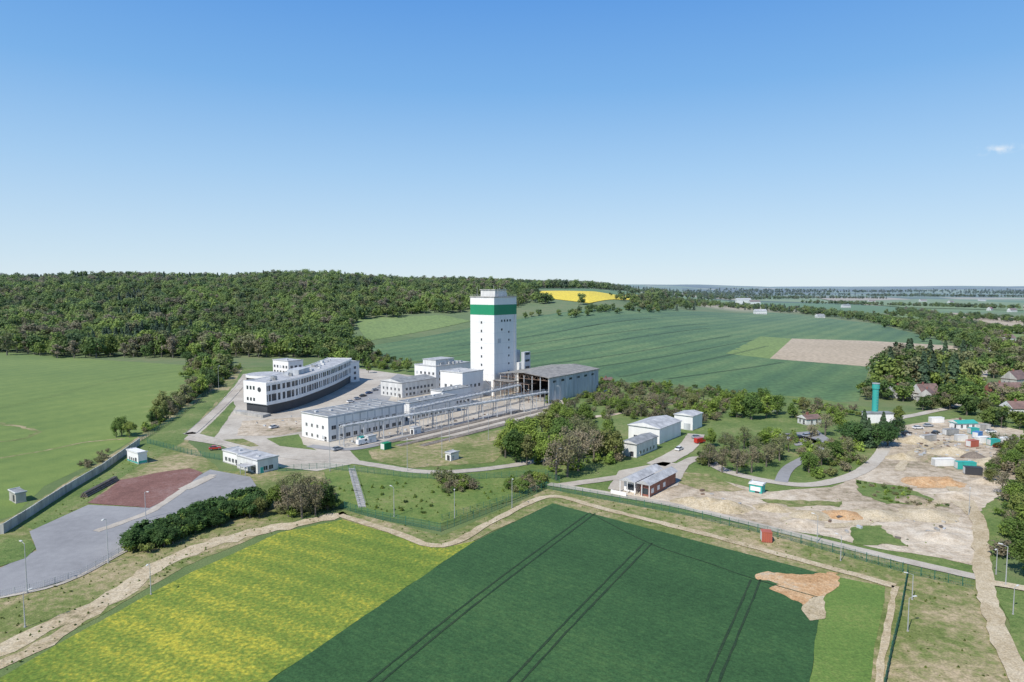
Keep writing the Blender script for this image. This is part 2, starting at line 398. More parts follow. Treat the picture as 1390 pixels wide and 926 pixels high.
sheet('asphalt_road',[(-60,770),(0,772),(50,748),(40,722),(120,686),(200,690),(255,655),(285,638),(340,648),(348,660),(320,680),(265,703),(180,742),(100,785),(50,800),(0,812),(-60,820)],'asph',5,rough=.12)
sheet('grass_island',[(-30,735),(0,730),(40,733),(50,745),(35,758),(0,770),(-30,772)],'lawn',6,rough=.3)
sheet('stone_storage_area',[(118,684),(165,652),(215,642),(258,636),(276,643),(240,670),(205,690)],'red',6,rough=.6)
strip('concrete_strip',[(130,722),(200,697),(250,665),(290,645)],2.4,'conc',7,rough=.6)
strip('concrete_strip',[(250,665),(285,648)],4,'conc',8,rough=.6)
strip('footpath',[(0,812),(60,800),(110,782),(180,744),(260,708)],1.2,'conc',7)
strip('sandy_track',[(-40,900),(60,855),(160,806),(215,768),(300,735),(400,712),(470,698)],5,'sand',4,rough=2)
strip('dirt_track',[(-60,925),(40,885),(110,842),(180,800)],3,'sand',3,rough=2)
# foreground fields
sheet('yellow_green_crop_field',[(-120,990),(0,922),(120,852),(250,782),(380,724),(465,706),(600,745),(645,735),(365,926),(250,1000)],'yfield',5,rough=.6)
sheet('dark_green_crop_field',[(250,1004),(365,926),(640,738),(750,684),(1125,782),(1110,850),(1098,930),(1090,1000)],'dfield',6,rough=.2)
sheet('light_green_crop_field',[(1125,782),(1203,797),(1180,926),(1170,1000),(1090,1000),(1098,930),(1110,850)],'lstrip',5,rough=.3)
sheet('bare_soil_patch',[(1030,784),(1045,776),(1075,780),(1140,780),(1136,795),(1124,812),(1100,814),(1085,822),(1060,808),(1045,800),(1062,795),(1042,790)],'ora',7,rough=1.9,step=.45)
sheet('bare_soil_patch',[(1095,815),(1122,810),(1122,842),(1100,844),(1086,828)],'sand',8,rough=1.0,step=.45)
for a in([(803,698),(660,805),(510,926),(430,990)],[(880,738),(790,830),(700,926),(640,990)],[(1026,788),(1000,850),(968,926),(945,990)]):
    for dx in(-1.0,1.0):
        w=[P(*q)+Vector((dx,0)) for q in a];strip('tramline',w,.42,'rut',8,px=False,rough=.2)
strip('tramline',[(800,697),(880,738),(960,765),(1026,788),(1110,812)],.3,'rut',8)
# boundary paths
sheet('verge',[(455,690),(600,728),(745,664),(900,694),(1060,722),(1320,785),(1345,800),(1400,1000),(1150,1000),(1203,797),(1125,782),(750,684),(640,736),(600,747),(465,706)],'dry',4,rough=.4)
strip('sandy_path',[(462,700),(530,722),(600,742),(670,708),(745,675),(820,692),(960,727),(1100,765),(1215,797)],2.4,'sand',9,rough=.5)
strip('sandy_path',[(1215,797),(1205,850),(1192,926),(1185,1000)],1.2,'sand',9,rough=.5)
strip('concrete_road',[(745,658),(830,672),(930,690),(1060,722),(1200,756),(1330,786)],3.4,'conc',10,rough=.2)
strip('sandy_road',[(1290,660),(1325,700),(1333,760),(1345,830),(1385,925),(1410,980)],3.4,'sand',11,rough=.8)
strip('sandy_path',[(1330,790),(1390,800),(1450,815)],3.0,'sand',9,rough=.4)
sheet('grass_verge',[(1350,800),(1460,810),(1500,926),(1420,1000),(1385,900)],'lawn',5,rough=.5)
# compound
sheet('compound_grass',[(440,640),(380,635),(300,605),(250,597),(285,562),(318,520),(330,500),(470,490),(560,490),(650,500),(830,520),(960,530),(1100,540),(1220,560),(1389,560),(1430,620),(1400,720),(1320,785),(1060,722),(745,660),(598,716),(460,690)],'lawn',3,rough=.5)
sheet('concrete_yard',[(250,597),(285,562),(318,525),(330,508),(470,498),(520,505),(640,520),(780,545),(740,562),(640,590),(515,602),(475,612),(490,628),(430,640),(380,635),(300,605)],'conc',5,rough=.4)
sheet('embankment',[(440,642),(480,640),(600,652),(740,648),(760,656),(730,668),(598,712),(470,690),(450,670)],'bank',6,rough=.5)
sheet('lawn',[(500,612),(560,602),(640,592),(680,583),(692,592),(690,610),(670,628),(560,636),(505,625)],'dry',6,rough=.5)
sheet('lawn',[(362,596),(405,590),(412,604),(430,612),(380,606)],'lawn',6,rough=.4)
sheet('lawn',[(270,590),(292,570),(316,545),(320,552),(305,575),(292,594)],'lawn',6,rough=.4)
sheet('lawn',[(300,598),(330,596),(352,606),(330,608)],'dry',6,rough=.4)
sheet('gravel_yard',[(330,572),(420,566),(470,552),(500,545),(505,560),(440,580),(380,592),(320,592)],'yard',6,rough=.6)
sheet('asphalt_yard',[(480,545),(540,508),(565,515),(530,540),(520,552),(470,562)],'asph',7,rough=.4)
strip('compound_road',[(255,588),(320,606),(400,622),(480,628),(560,640),(620,641),(700,632),(760,620)],4.0,'conc',8,rough=.3,kerb=True)
strip('compound_road',[(258,590),(285,566),(310,542),(335,515)],4.5,'conc',8,kerb=True)
strip('asphalt_lane',[(420,606),(480,610),(560,592),(640,572),(700,556)],4.5,'asph',9)
sheet('sand_yard',[(826,668),(850,645),(900,636),(960,648),(1040,668),(1130,662),(1170,640),(1205,610),(1210,580),(1300,568),(1389,585),(1420,640),(1330,690),(1330,770),(1250,755),(1060,718),(930,690)],'yard',5,rough=1.2)
sheet('rough_grass_patch',[(1160,652),(1230,662),(1292,690),(1200,684),(1165,672)],'lawn',7,rough=2,step=1)
sheet('rough_grass_patch',[(1155,715),(1200,713),(1222,738),(1170,740)],'lawn',7,rough=2.5,step=1)
sheet('rough_grass_patch',[(1030,678),(1140,680),(1145,688),(1050,690)],'dry',7,rough=2.5,step=1)
sheet('rough_grass_patch',[(905,642),(960,645),(1010,665),(960,668),(915,655)],'dry',7,rough=1.5)
sheet('bare_soil_patch',[(1228,648),(1290,648),(1305,662),(1250,664)],'ora',7,rough=1.5)
strip('access_road',[(760,660),(830,650),(905,640),(950,622),(985,640),(1050,655),(1110,658),(1170,640),(1200,610),(1205,585),(1215,570),(1260,560),(1310,545),(1335,510),(1345,470)],4.4,'conc',8,rough=.3)
strip('access_road',[(1060,655),(1072,635),(1110,612),(1095,596),(1050,590)],4,'asph',9)
strip('access_road',[(890,632),(930,610),(945,590)],7,'conc',9,rough=.5)
strip('access_road',[(780,570),(850,560),(900,548),(960,560)],4,'yard',6,rough=1)
strip('wheel_track',[(1060,705),(1130,715),(1220,700),(1290,680),(1320,700)],3,'sand',8,rough=1.2)
strip('wheel_track',[(1220,640),(1240,615),(1290,600),(1350,605)],3,'sand',8,rough=1.2)
sheet('car_park',[(1060,590),(1110,585),(1130,600),(1080,606)],'asph',9,rough=.3)
sheet('concrete_yard',[(825,665),(840,640),(900,628),(935,632),(920,660),(880,672)],'conc',9,rough=.3)
# ------------- vegetation prototypes
def quad(vs,fs,c,nrm,s,rr):
    n=nrm.normalized();t=Vector((rr.gauss(0,1),rr.gauss(0,1),rr.gauss(0,1)));x=n.cross(t)
    if x.length<1e-3:x=Vector((1,0,0))
    x.normalize();y=n.cross(x);a=s*rr.uniform(.6,1.3);b_=s*rr.uniform(.5,1.1);k=len(vs)
    vs+= [c-x*a-y*b_*.4,c+x*a*.2-y*b_,c+x*a+y*b_*.3,c-x*a*.3+y*b_];fs.append((k,k+1,k+2,k+3))
def tree(name,ht,cr,cb,nl,lf,ls,mat,seed,gap=.0,kind='b'):
    rr=random.Random(seed);mb=MB();vs=[];fs=[]
    tr=ht*.022+.06
    if kind=='b':
        top=Vector((rr.uniform(-.3,.3),rr.uniform(-.3,.3),ht*.72))
        mb.beam((0,0,-.3),(top.x*.5,top.y*.5,ht*.4),tr*2,'bark',6,tr*1.4);mb.beam((top.x*.5,top.y*.5,ht*.4),top,tr*1.4,'bark',6,tr*.4)
        cz=(ht+cb)/2;rz=(ht-cb)/2
        lobes=[]
        for i in range(nl):
            while True:
                q=Vector((rr.uniform(-1,1),rr.uniform(-1,1),rr.uniform(-1,1)))
                if q.length<1:break
            if q.length<.45:q=q.normalized()*rr.uniform(.45,.8)
            w=1-.35*max(0,q.z)
            c=Vector((q.x*cr*.72*w,q.y*cr*.72*w,cz+q.z*rz*.74));r=cr*rr.uniform(.26,.44)
            lobes.append((c,r))
            if i<11:
                z0=ht*rr.uniform(.25,.55);mb.beam((0,0,z0),c,tr*.7,'bark',4,tr*.15)
                if gap:
                    for _ in range(6):
                        d=Vector((rr.gauss(0,1),rr.gauss(0,1),rr.gauss(0,1)+.6)).normalized();mb.beam(c-(c-Vector((0,0,z0)))*.3,c+d*r*1.1,tr*.22,'bark',3,tr*.06)
        for c,r in lobes:
            for i in range(lf//nl):
                d=Vector((rr.gauss(0,1),rr.gauss(0,1),rr.gauss(0,1)+.25)).normalized()
                rad=r*(rr.uniform(.5,1.08) if rr.random()<.8 else rr.uniform(.9,1.45))
                quad(vs,fs,c+Vector((d.x,d.y,d.z*.85))*rad,d+Vector((rr.gauss(0,.5)-.15,rr.gauss(0,.5)-.2,rr.gauss(0,.5)+.55)),ls,rr)
    else:
        mb.beam((0,0,-.3),(0,0,ht*.97),tr*2,'bark',6,.05)
        ph=rr.uniform(0,6)
        for i in range(lf):
            t=rr.random()**.8;z=cb+(ht-cb)*t;lay=math.sin(z*5.0)*.18
            a=rr.uniform(0,6.283);r=cr*(1-t)*(.85+lay+.22*math.sin(a*3+z*1.3+ph))+.15;q=rr.uniform(.55,1.12)
            d=Vector((math.cos(a),math.sin(a),0))
            quad(vs,fs,d*r*q+Vector((0,0,z-r*q*.25)),d+Vector((rr.gauss(0,.4),rr.gauss(0,.4),.8)),ls,rr)
    mb.add(vs,fs,mat)
    me=bpy.data.meshes.new(name);me.from_pydata(mb.v,[],mb.f)
    for k in mb.mats:me.materials.append(M[k])
    me.polygons.foreach_set('material_index',mb.m);me.update();return me
near={'b':[tree('broadleaf',10,4.2,1.0,17,2300,.26,'leafA',i) for i in(1,2,3)]+[tree('broadleaf_tall',10,3.2,1.0,15,2000,.26,'leafA',4)],
 'o':[tree('olive_tree_m',10,4.0,1.6,16,900,.20,'leafB',i,gap=1) for i in(5,6,7)],
 'd':[tree('bright_tree_m',10,4.1,.8,16,2200,.26,'leafD',i) for i in(8,9)],
 'h':[tree('hedge_tree_m',10,4.4,.3,16,2300,.27,'leafH',i) for i in(12,13)],
 'c':[tree('conifer_m',10,2.5,.6,1,1900,.3,'leafC',i,kind='c') for i in(10,11)]}
bush=[tree('bush_m',3,2.0,.1,9,460,.22,'leafA',20),tree('bush_m',3,2.2,.1,9,400,.2,'leafB',21),tree('bush_m',3,1.8,.1,8,460,.22,'leafD',22),tree('bush_m',3,2.0,.1,9,520,.22,'leafH',23)]
far=[tree('forest_b',10,4.6,.5,11,560,.5,'leafA',30+i) for i in range(3)]+[tree('forest_o',10,4.2,1.0,10,420,.42,'leafB',34)]+[tree('forest_d',10,4.4,.5,10,540,.5,'leafD',35)]+[tree('forest_c',11,2.6,1.2,1,480,.5,'leafC',36,kind='c')]
def coll(name,ms):
    c=bpy.data.collections.new(name)
    for i,m_ in enumerate(ms):
        o=bpy.data.objects.new('%s_proto_%02d'%(name,i),m_);c.objects.link(o)
    return c
CF=coll('forest_kinds',far);CBU=coll('bush_kinds',bush)
def gn(name,c):
    g=bpy.data.node_groups.new(name,'GeometryNodeTree')
    g.interface.new_socket('Geometry',in_out='INPUT',socket_type='NodeSocketGeometry');g.interface.new_socket('Geometry',in_out='OUTPUT',socket_type='NodeSocketGeometry')
    L=g.links.new;i=g.nodes.new('NodeGroupInput');o=g.nodes.new('NodeGroupOutput');n=g.nodes.new('GeometryNodeInstanceOnPoints')
    ci=g.nodes.new('GeometryNodeCollectionInfo');ci.inputs['Collection'].default_value=c;ci.inputs['Separate Children'].default_value=True;ci.inputs['Reset Children'].default_value=True
    L(i.outputs[0],n.inputs['Points']);L(ci.outputs[0],n.inputs['Instance']);n.inputs['Pick Instance'].default_value=True
    def at(nm_,t):
        a=g.nodes.new('GeometryNodeInputNamedAttribute');a.data_type=t;a.inputs['Name'].default_value=nm_;return a.outputs['Attribute']
    L(at('idx','INT'),n.inputs['Instance Index']);L(at('rot','FLOAT_VECTOR'),n.inputs['Rotation']);L(at('scl','FLOAT_VECTOR'),n.inputs['Scale'])
    L(n.outputs[0],o.inputs[0]);return g
GF=gn('forest_instancer',CF);GB=gn('bush_instancer',CBU)
def instances(name,pts,g):
    me=bpy.data.meshes.new(name);me.from_pydata([(a[0],a[1],h(a[0],a[1])) for a in pts],[],[])
    ai=me.attributes.new('idx','INT','POINT');ar=me.attributes.new('rot','FLOAT_VECTOR','POINT');as_=me.attributes.new('scl','FLOAT_VECTOR','POINT')
    for i,a in enumerate(pts):
        ai.data[i].value=a[3];ar.data[i].vector=(0,0,R_.uniform(0,6.28));s=a[2];as_.data[i].vector=(s*R_.uniform(.85,1.15),s*R_.uniform(.85,1.15),s)
    o=link(bpy.data.objects.new(name,me));md=o.modifiers.new('instances','NODES');md.node_group=g;return o
def inpoly(x,y,pl):
    c=False;n=len(pl)
    for i in range(n):
        x1,y1=pl[i];x2,y2=pl[(i+1)%n]
        if (y1>y)!=(y2>y) and x<(x2-x1)*(y-y1)/(y2-y1)+x1:c=not c
    return c
# forest
EX=[-400,0,130,250,300,400,470,480,500,560,640,700,720,800,900]
EY=[470,481,489,493,490,486,480,440,434,428,424,418,412,413,412]
meadow=[(722,392),(800,392),(885,397),(875,411),(800,415),(735,409)]
def forest():
    pts=[];y=600.
    while y<3300:
        sp_=10.5 if y<900 else (12.5 if y<1500 else 18)
        x=-1.15*y
        while x<.30*y:
            X=x+R_.uniform(-.5,.5)*sp_;Y=y+R_.uniform(-.5,.5)*sp_
            px,py=proj(X,Y,h(X,Y))
            e=interp(px,EX,EY)+4*noise.noise(Vector((px/25,0,0)))
            if py<e and px<905 and px>-420 and py>366 and not inpoly(px,py,meadow) and R_.random()<.93:
                if not(Y>1800 and px<520):
                    t=noise.noise(Vector((X/110,Y/110,0)))*1.3+R_.gauss(0,.16)
                    if t>.62 or (Y>1350 and t>.25 and px<350):k=5
                    elif t>.25:k=R_.choice([0,1,2,2])
                    elif t>-.1:k=R_.choice([0,1,2,4])
                    elif t>-.4:k=R_.choice([4,4,0,4,3])
                    else:k=R_.choice([3,3,4,1])
                    s=R_.uniform(1.15,2.3)*(1 if sp_<16 else 1.25)*(.85 if k==5 else 1)
                    pts.append((X,Y,s,k))
            x+=sp_
        y+=sp_
    return pts
fp=forest();print('FOREST',len(fp));instances('forest',fp,GF)
def row(pl,n,wid,s0,s1,ks):
    w=[P(*q) for q in pl];L=[(w[i+1]-w[i]).length for i in range(len(w)-1)];T=sum(L);o=[]
    for i in range(n):
        t=R_.random()*T;j=0
        while t>L[j]:t-=L[j];j+=1
        q=w[j].lerp(w[j+1],t/L[j]);o.append((q.x+R_.gauss(0,wid),q.y+R_.gauss(0,wid),R_.uniform(s0,s1),R_.choice(ks)))
    return o
def area(pl,n,s0,s1,ks):
    xs=[q[0] for q in pl];ys=[q[1] for q in pl];w=[P(*q) for q in pl];o=[]
    wx=[q.x for q in w];wy=[q.y for q in w];W=[(q.x,q.y) for q in w];g=0
    while len(o)<n and g<n*30:
        g+=1;x=R_.uniform(min(wx),max(wx));y=R_.uniform(min(wy),max(wy))
        if inpoly(x,y,W):o.append((x,y,R_.uniform(s0,s1),R_.choice(ks)))
    return o
ft=[]
ft+=row([(700,427),(760,430),(850,422),(905,420)],60,14,.9,1.5,[0,1,2])
ft+=row([(870,414),(940,412),(1010,418),(1100,426)],420,38,1.0,1.8,[0,1,2,2,5,4])
ft+=row([(1080,424),(1190,436),(1290,458),(1330,474)],300,14,1.0,1.8,[0,1,2,4])
ft+=row([(1100,412),(1250,416),(1389,420)],190,22,1.0,1.8,[0,1,2,4])
ft+=row([(960,405),(1100,405),(1200,406)],230,40,1.3,2.1,[0,1,2,5])
ft+=row([(1180,402),(1300,403),(1420,404)],200,40,1.4,2.2,[0,1,2,4])
ft+=row([(1230,424),(1300,444),(1345,470),(1400,486)],240,14,1.0,1.7,[0,1,2,3,4])
ft+=row([(1340,495),(1400,500),(1460,510)],90,14,1.0,1.7,[0,1,2,3])
ft+=row([(1290,448),(1420,455)],80,12,.9,1.5,[0,1,2,4])
ft+=row([(1200,428),(1300,432),(1420,440)],90,14,1.0,1.6,[0,1,2,4])
ft+=row([(870,400),(960,400),(1020,401)],380,120,1.6,2.6,[0,5,2])
for _ in range(30):
    px=R_.uniform(960,1430);py=R_.uniform(394.5,402);q=P(px,py)
    for i in range(30):ft.append((q.x+R_.gauss(0,210),q.y+R_.gauss(0,40),R_.uniform(1.5,2.6),R_.choice([0,5,1])))
instances('distant_trees',ft,GF)
gv=area([(1185,508),(1215,500),(1275,500),(1320,512),(1322,535),(1290,540),(1240,532),(1195,528)],95,1.3,2.3,[0,1,2,2,3,5])
gv+=area([(1160,536),(1195,524),(1240,528),(1235,546),(1180,545)],30,.8,1.3,[0,1,2,3])
gv+=area([(1240,548),(1285,545),(1295,562),(1245,558)],12,.6,.9,[0,1,2,3])
gv+=area([(1285,535),(1330,530),(1330,565),(1285,568)],26,.8,1.4,[0,1,2,4])
gv+=area([(1330,500),(1400,502),(1420,520),(1345,520)],28,1.0,1.7,[0,1,2,3])
gv+=area([(1340,538),(1420,545),(1420,562),(1345,556)],22,.7,1.15,[0,1,2,4,3])
gv+=area([(1330,560),(1420,570),(1420,588),(1335,580)],18,.6,1.0,[0,1,2,4])
gv+=area([(425,494),(470,498),(500,500),(500,478),(470,472),(420,480)],34,1.3,2.1,[0,1,2,4])
gv+=area([(205,568),(262,535),(300,500),(318,506),(290,525),(240,560)],22,.6,1.25,[3,0,4,3,3])
gv+=area([(240,497),(320,492),(330,502),(290,512)],16,.9,1.5,[3,0,4,1])
instances('grove',gv,GF)
# scrub masses
sb=[]
sb+=area([(815,520),(880,522),(960,528),(1060,545),(1050,562),(960,575),(860,570),(800,545)],340,.7,1.7,[0,1,2,1,2])
sb+=area([(590,645),(650,655),(640,668),(600,672)],34,.6,1.3,[0,1,1]);sb+=area([(690,648),(760,650),(730,668),(690,672)],40,.6,1.2,[0,1,2])
sb+=area([(300,520),(318,508),(240,560),(200,590),(190,585),(260,530)],100,.6,1.4,[0,1,2,1])
sb+=area([(240,500),(300,498),(330,500),(300,525),(260,530)],60,.8,1.8,[0,1,2])
sb+=area([(500,478),(560,492),(560,505),(500,500)],50,1,2.2,[0,1,2])
sb+=area([(1085,600),(1170,600),(1175,630),(1110,655),(1085,640)],90,.5,1.3,[0,1,2])
sb+=area([(1340,600),(1400,600),(1430,700),(1400,780),(1360,760),(1350,670)],80,.8,1.8,[0,1,2])
sb+=area([(1160,655),(1230,662),(1292,690),(1200,684)],50,.25,.5,[0,1,2])
sb+=area([(740,545),(830,535),(860,560),(800,600),(740,590)],100,.6,1.5,[0,1,1,2])
sb+=area([(675,620),(700,600),(760,590),(840,605),(850,625),(760,648),(700,630)],90,.6,1.5,[0,1,2,2])
sb+=area([(950,600),(1080,590),(1080,620),(1000,640),(950,632)],70,.5,1.2,[0,1,1,2])
sb+=area([(440,650),(600,660),(720,655),(600,705),(480,690)],50,.15,.45,[0,2,2])
sb+=area([(80,640),(180,600),(120,640)],10,.6,1,[1])
sb+=area([(1050,545),(1110,548),(1180,560),(1180,575),(1090,575)],60,.6,1.4,[0,1,2])
instances('scrub_thicket',sb,GB)
tu=[]
for pl,n in(([(455,688),(600,726),(745,664),(900,694),(1060,722),(1320,785),(1320,800),(1203,797),(750,680),(600,743),(465,703)],200),
  ([(0,815),(60,802),(150,768),(185,748),(250,770),(120,845),(0,915)],90),([(1232,785),(1325,798),(1390,1000),(1190,1000)],60),
  ([(190,742),(300,715),(440,690),(455,704),(300,742),(230,778)],110),([(1030,672),(1290,672),(1310,760),(1250,750),(1060,712)],60),([(460,690),(598,714),(740,668),(740,650),(600,655),(470,645)],180),([(40,715),(190,605),(250,600),(190,632),(90,700)],80)):
    tu+=area(pl,n,.05,.17,[0,2,2,2])
instances('grass_tufts',tu,GB)
# hedge lower left
hb=area([(175,750),(172,735),(250,705),(345,675),(370,690),(280,720),(200,752)],150,.9,1.6,[3,3,0])
hb+=area([(360,700),(440,660),(460,690),(400,705)],50,.9,1.5,[0,1])
instances('hedge',hb,GB)
names={'b':'deciduous_tree','o':'budding_tree','d':'young_leafed_tree','c':'conifer_tree','h':'hedge_tree'}
def T(px,py,ht,k='b',w=1.0):
    ht*=.9
    q=P(px,py);me=R_.choice(near[k]);o=link(bpy.data.objects.new(names[k],me))
    s=ht/10;o.location=(q.x,q.y,h(q.x,q.y)+.02);o.scale=(s*w*R_.uniform(.9,1.1),s*w*R_.uniform(.9,1.1),s);o.rotation_euler=(0,0,R_.uniform(0,6.28))
for a in [(686,622,13,'b'),(700,628,14,'b'),(695,610,14,'d'),(715,632,13,'b'),(722,612,15,'d'),(738,632,14,'d'),(755,652,16,'o'),(770,648,18,'o'),(785,640,17,'o'),(760,612,16,'b'),(745,600,15,'b'),(806,625,14,'o'),(820,622,13,'b'),(836,626,13,'b'),(826,604,12,'d'),(780,604,16,'o'),(800,604,13,'o'),(712,600,13,'d'),(752,632,14,'b'),(775,622,16,'o'),(790,615,14,'o'),(735,590,12,'b'),
 (770,575,11,'d'),(795,576,11,'b'),(755,568,10,'b'),(780,560,10,'o'),(845,562,9,'d'),(870,566,9,'o'),(900,560,10,'o'),(940,557,10,'b'),(970,564,12,'d'),(1000,567,14,'d'),(1020,570,15,'b'),(1040,568,14,'d'),(1055,563,12,'b'),(985,548,10,'d'),(920,543,9,'o'),(1012,555,13,'d'),(1035,552,12,'b'),(885,550,9,'o'),(955,545,9,'o'),
 (962,634,10,'o'),(980,642,11,'o'),(1000,644,12,'o'),(1020,642,12,'o'),(1040,634,11,'o'),(1058,626,12,'o'),(1070,614,10,'o'),(985,614,10,'o'),(1010,610,11,'o'),(965,607,9,'d'),(1040,606,10,'d'),(1025,622,11,'o'),(995,628,11,'o'),(1055,608,9,'d'),
 (1098,642,9,'b'),(1115,632,10,'o'),(1135,624,9,'b'),(1150,618,9,'o'),(1100,602,11,'o'),(1120,592,12,'o'),(1140,588,11,'d'),(1165,607,13,'h'),(1178,608,13,'c'),(1190,608,12,'h'),(1205,606,13,'h'),(1215,594,11,'h'),(1172,598,14,'c'),(1198,598,13,'c'),(1152,600,11,'h'),(1090,562,10,'b'),(1075,568,9,'b'),(1110,558,9,'o'),(1130,570,9,'d'),(1220,575,10,'b'),
 (165,592,10,'b'),(176,594,8,'b'),(158,594,8,'b'),(213,574,10,'b'),(222,570,10,'b'),(205,578,8,'b'),(252,545,12,'o'),(262,540,10,'b'),(238,548,9,'o'),(285,522,11,'o'),(300,507,13,'d'),(255,497,14,'b'),(272,530,10,'o'),(246,556,9,'o'),(230,562,8,'o'),(295,514,11,'b'),
 (375,692,9,'b'),(392,702,11,'o'),(410,704,12,'o'),(428,700,11,'o'),(445,692,9,'b'),(352,702,7,'b'),(400,682,11,'o'),(385,680,9,'o'),(420,682,10,'o'),
 (480,499,17,'b'),(460,484,17,'b'),(440,486,16,'d'),(500,507,10,'b'),(535,505,9,'d'),(552,505,9,'b'),(520,502,9,'d'),
 (1360,672,9,'o'),(1378,694,10,'b'),(1395,672,12,'b'),(1380,750,10,'b'),(1395,784,10,'b'),(1372,724,8,'o'),(1400,735,13,'b'),(1345,657,6,'b'),(1352,640,7,'o'),(1375,640,9,'b'),(1390,625,9,'d'),(1388,712,10,'b')]:
    T(*a)
for i in range(18):
    t=i/17;T(182+178*t+R_.uniform(-3,3),752-60*t+R_.uniform(-5,5),R_.uniform(5,7.5),'h',1.1)
# ------------- buildings
def tower():
    c=P(671,538);LR=reach(c,AR,701);LL=reach(c,AL,639);z=zat(c,404)
    B=Bld('winding_tower',c);W=B['walls']
    zb=zat(c,428);zt=zat(c,414)
    W.box(c,AR*LR,AL*LL,-.5,zb,'white')
    B['green_band'].box(c-AR*.06-AL*.06,AR*(LR+.12),AL*(LL+.12),zb,zt,'green')
    W.box(c,AR*LR,AL*LL,zt,z,'white')
    B['roof'].box(c-AR*.3-AL*.3,AR*(LR+.6),AL*(LL+.6),z,z+.5,'cwall')
    B['roof_house'].box(c+AR*LR*.2+AL*LL*.15,AR*LR*.5,AL*LL*.6,z+.5,zat(c,394),'white2')
    B['roof_house'].box(c+AR*LR*.18+AL*LL*.12,AR*LR*.54,AL*LL*.66,zat(c,394),zat(c,393),'cwall')
    B['roof_house'].box(c+AR*LR*.75+AL*LL*.3,AR*3,AL*3,z+.5,z+2.6,'panel')
    for i in range(9):
        q=c+AR*R_.uniform(1,LR-1)+AL*R_.uniform(1,LL-1);B['antennas'].beam((q.x,q.y,z),(q.x,q.y,z+R_.uniform(4,7)),.14,'steel')
    for i in range(28):
        for o,d,LEN in((c,AR,LR),(c,AL,LL)):
            q=o+d*(LEN*i/27);B['railing'].beam((q.x,q.y,z+.5),(q.x,q.y,z+1.6),.05,'steel')
    for o,d,LEN in((c,AR,LR),(c,AL,LL)):
        for zz in(1.0,1.6):
            a=o;b_=o+d*LEN;B['railing'].beam((*a,z+zz),(*b_,z+zz),.05,'steel')
    Wd=B['windows']
    for k in range(8):
        zz=7+k*(zb-11)/7.2
        Wd.box(c+AL*LL*.5-AR*.05,AL*1.0,AR*.1,zz,zz+1.3,'glass');Wd.box(c+AL*(LL*.5-.1)-AR*.1,AL*1.2,AR*.1,zz-.15,zz-.02,'cwall')
    for zz,n in((zb-9,1),(zb-4,4)):
        for i in range(n):
            Wd.box(c+AR*(LR*.30+i*2.6)+AL*.05,AR*1.3,-AL*.1,zz,zz+1.2,'glass')
    for k in range(7):
        zz=8+k*4.6;Wd.box(c+AR*LR*.62+AL*.05,AR*1.1,-AL*.1,zz,zz+1.1,'glass')
    B['louvres'].box(c+AR*LR*.15+AL*.05,AR*3.0,-AL*.1,zb-16,zb-13.5,'panel')
    for zz in range(6,int(zb),6):
        B['joints'].box(c-AR*.02-AL*.02,AR*(LR+.04),AL*(LL+.04),zz,zz+.08,'panel')
    B['downpipe'].beam((*(c+AR*LR*.9-AL*.15),0),(*(c+AR*LR*.9-AL*.15),zb),.22,'steel',8)
    q=c+AR*LR;B['stair_annex'].box(q+AL*1,AR*5,AL*6,-.5,zat(q,476),'panel')
    B['stair_annex'].box(q-AL*2,AR*9,AL*2.8,-.5,zat(q,492),'white2')
    B['stair_annex'].box(q-AL*4.4+AR*2,AR*6,AL*2.3,-.5,zat(q,478),'panel')
    for zz in(14,18,22):B['annex_windows'].box(q-AL*4.5+AR*3,AR*4,AL*.05,zz,zz+1.3,'glass')
    B.done();return c
tower()
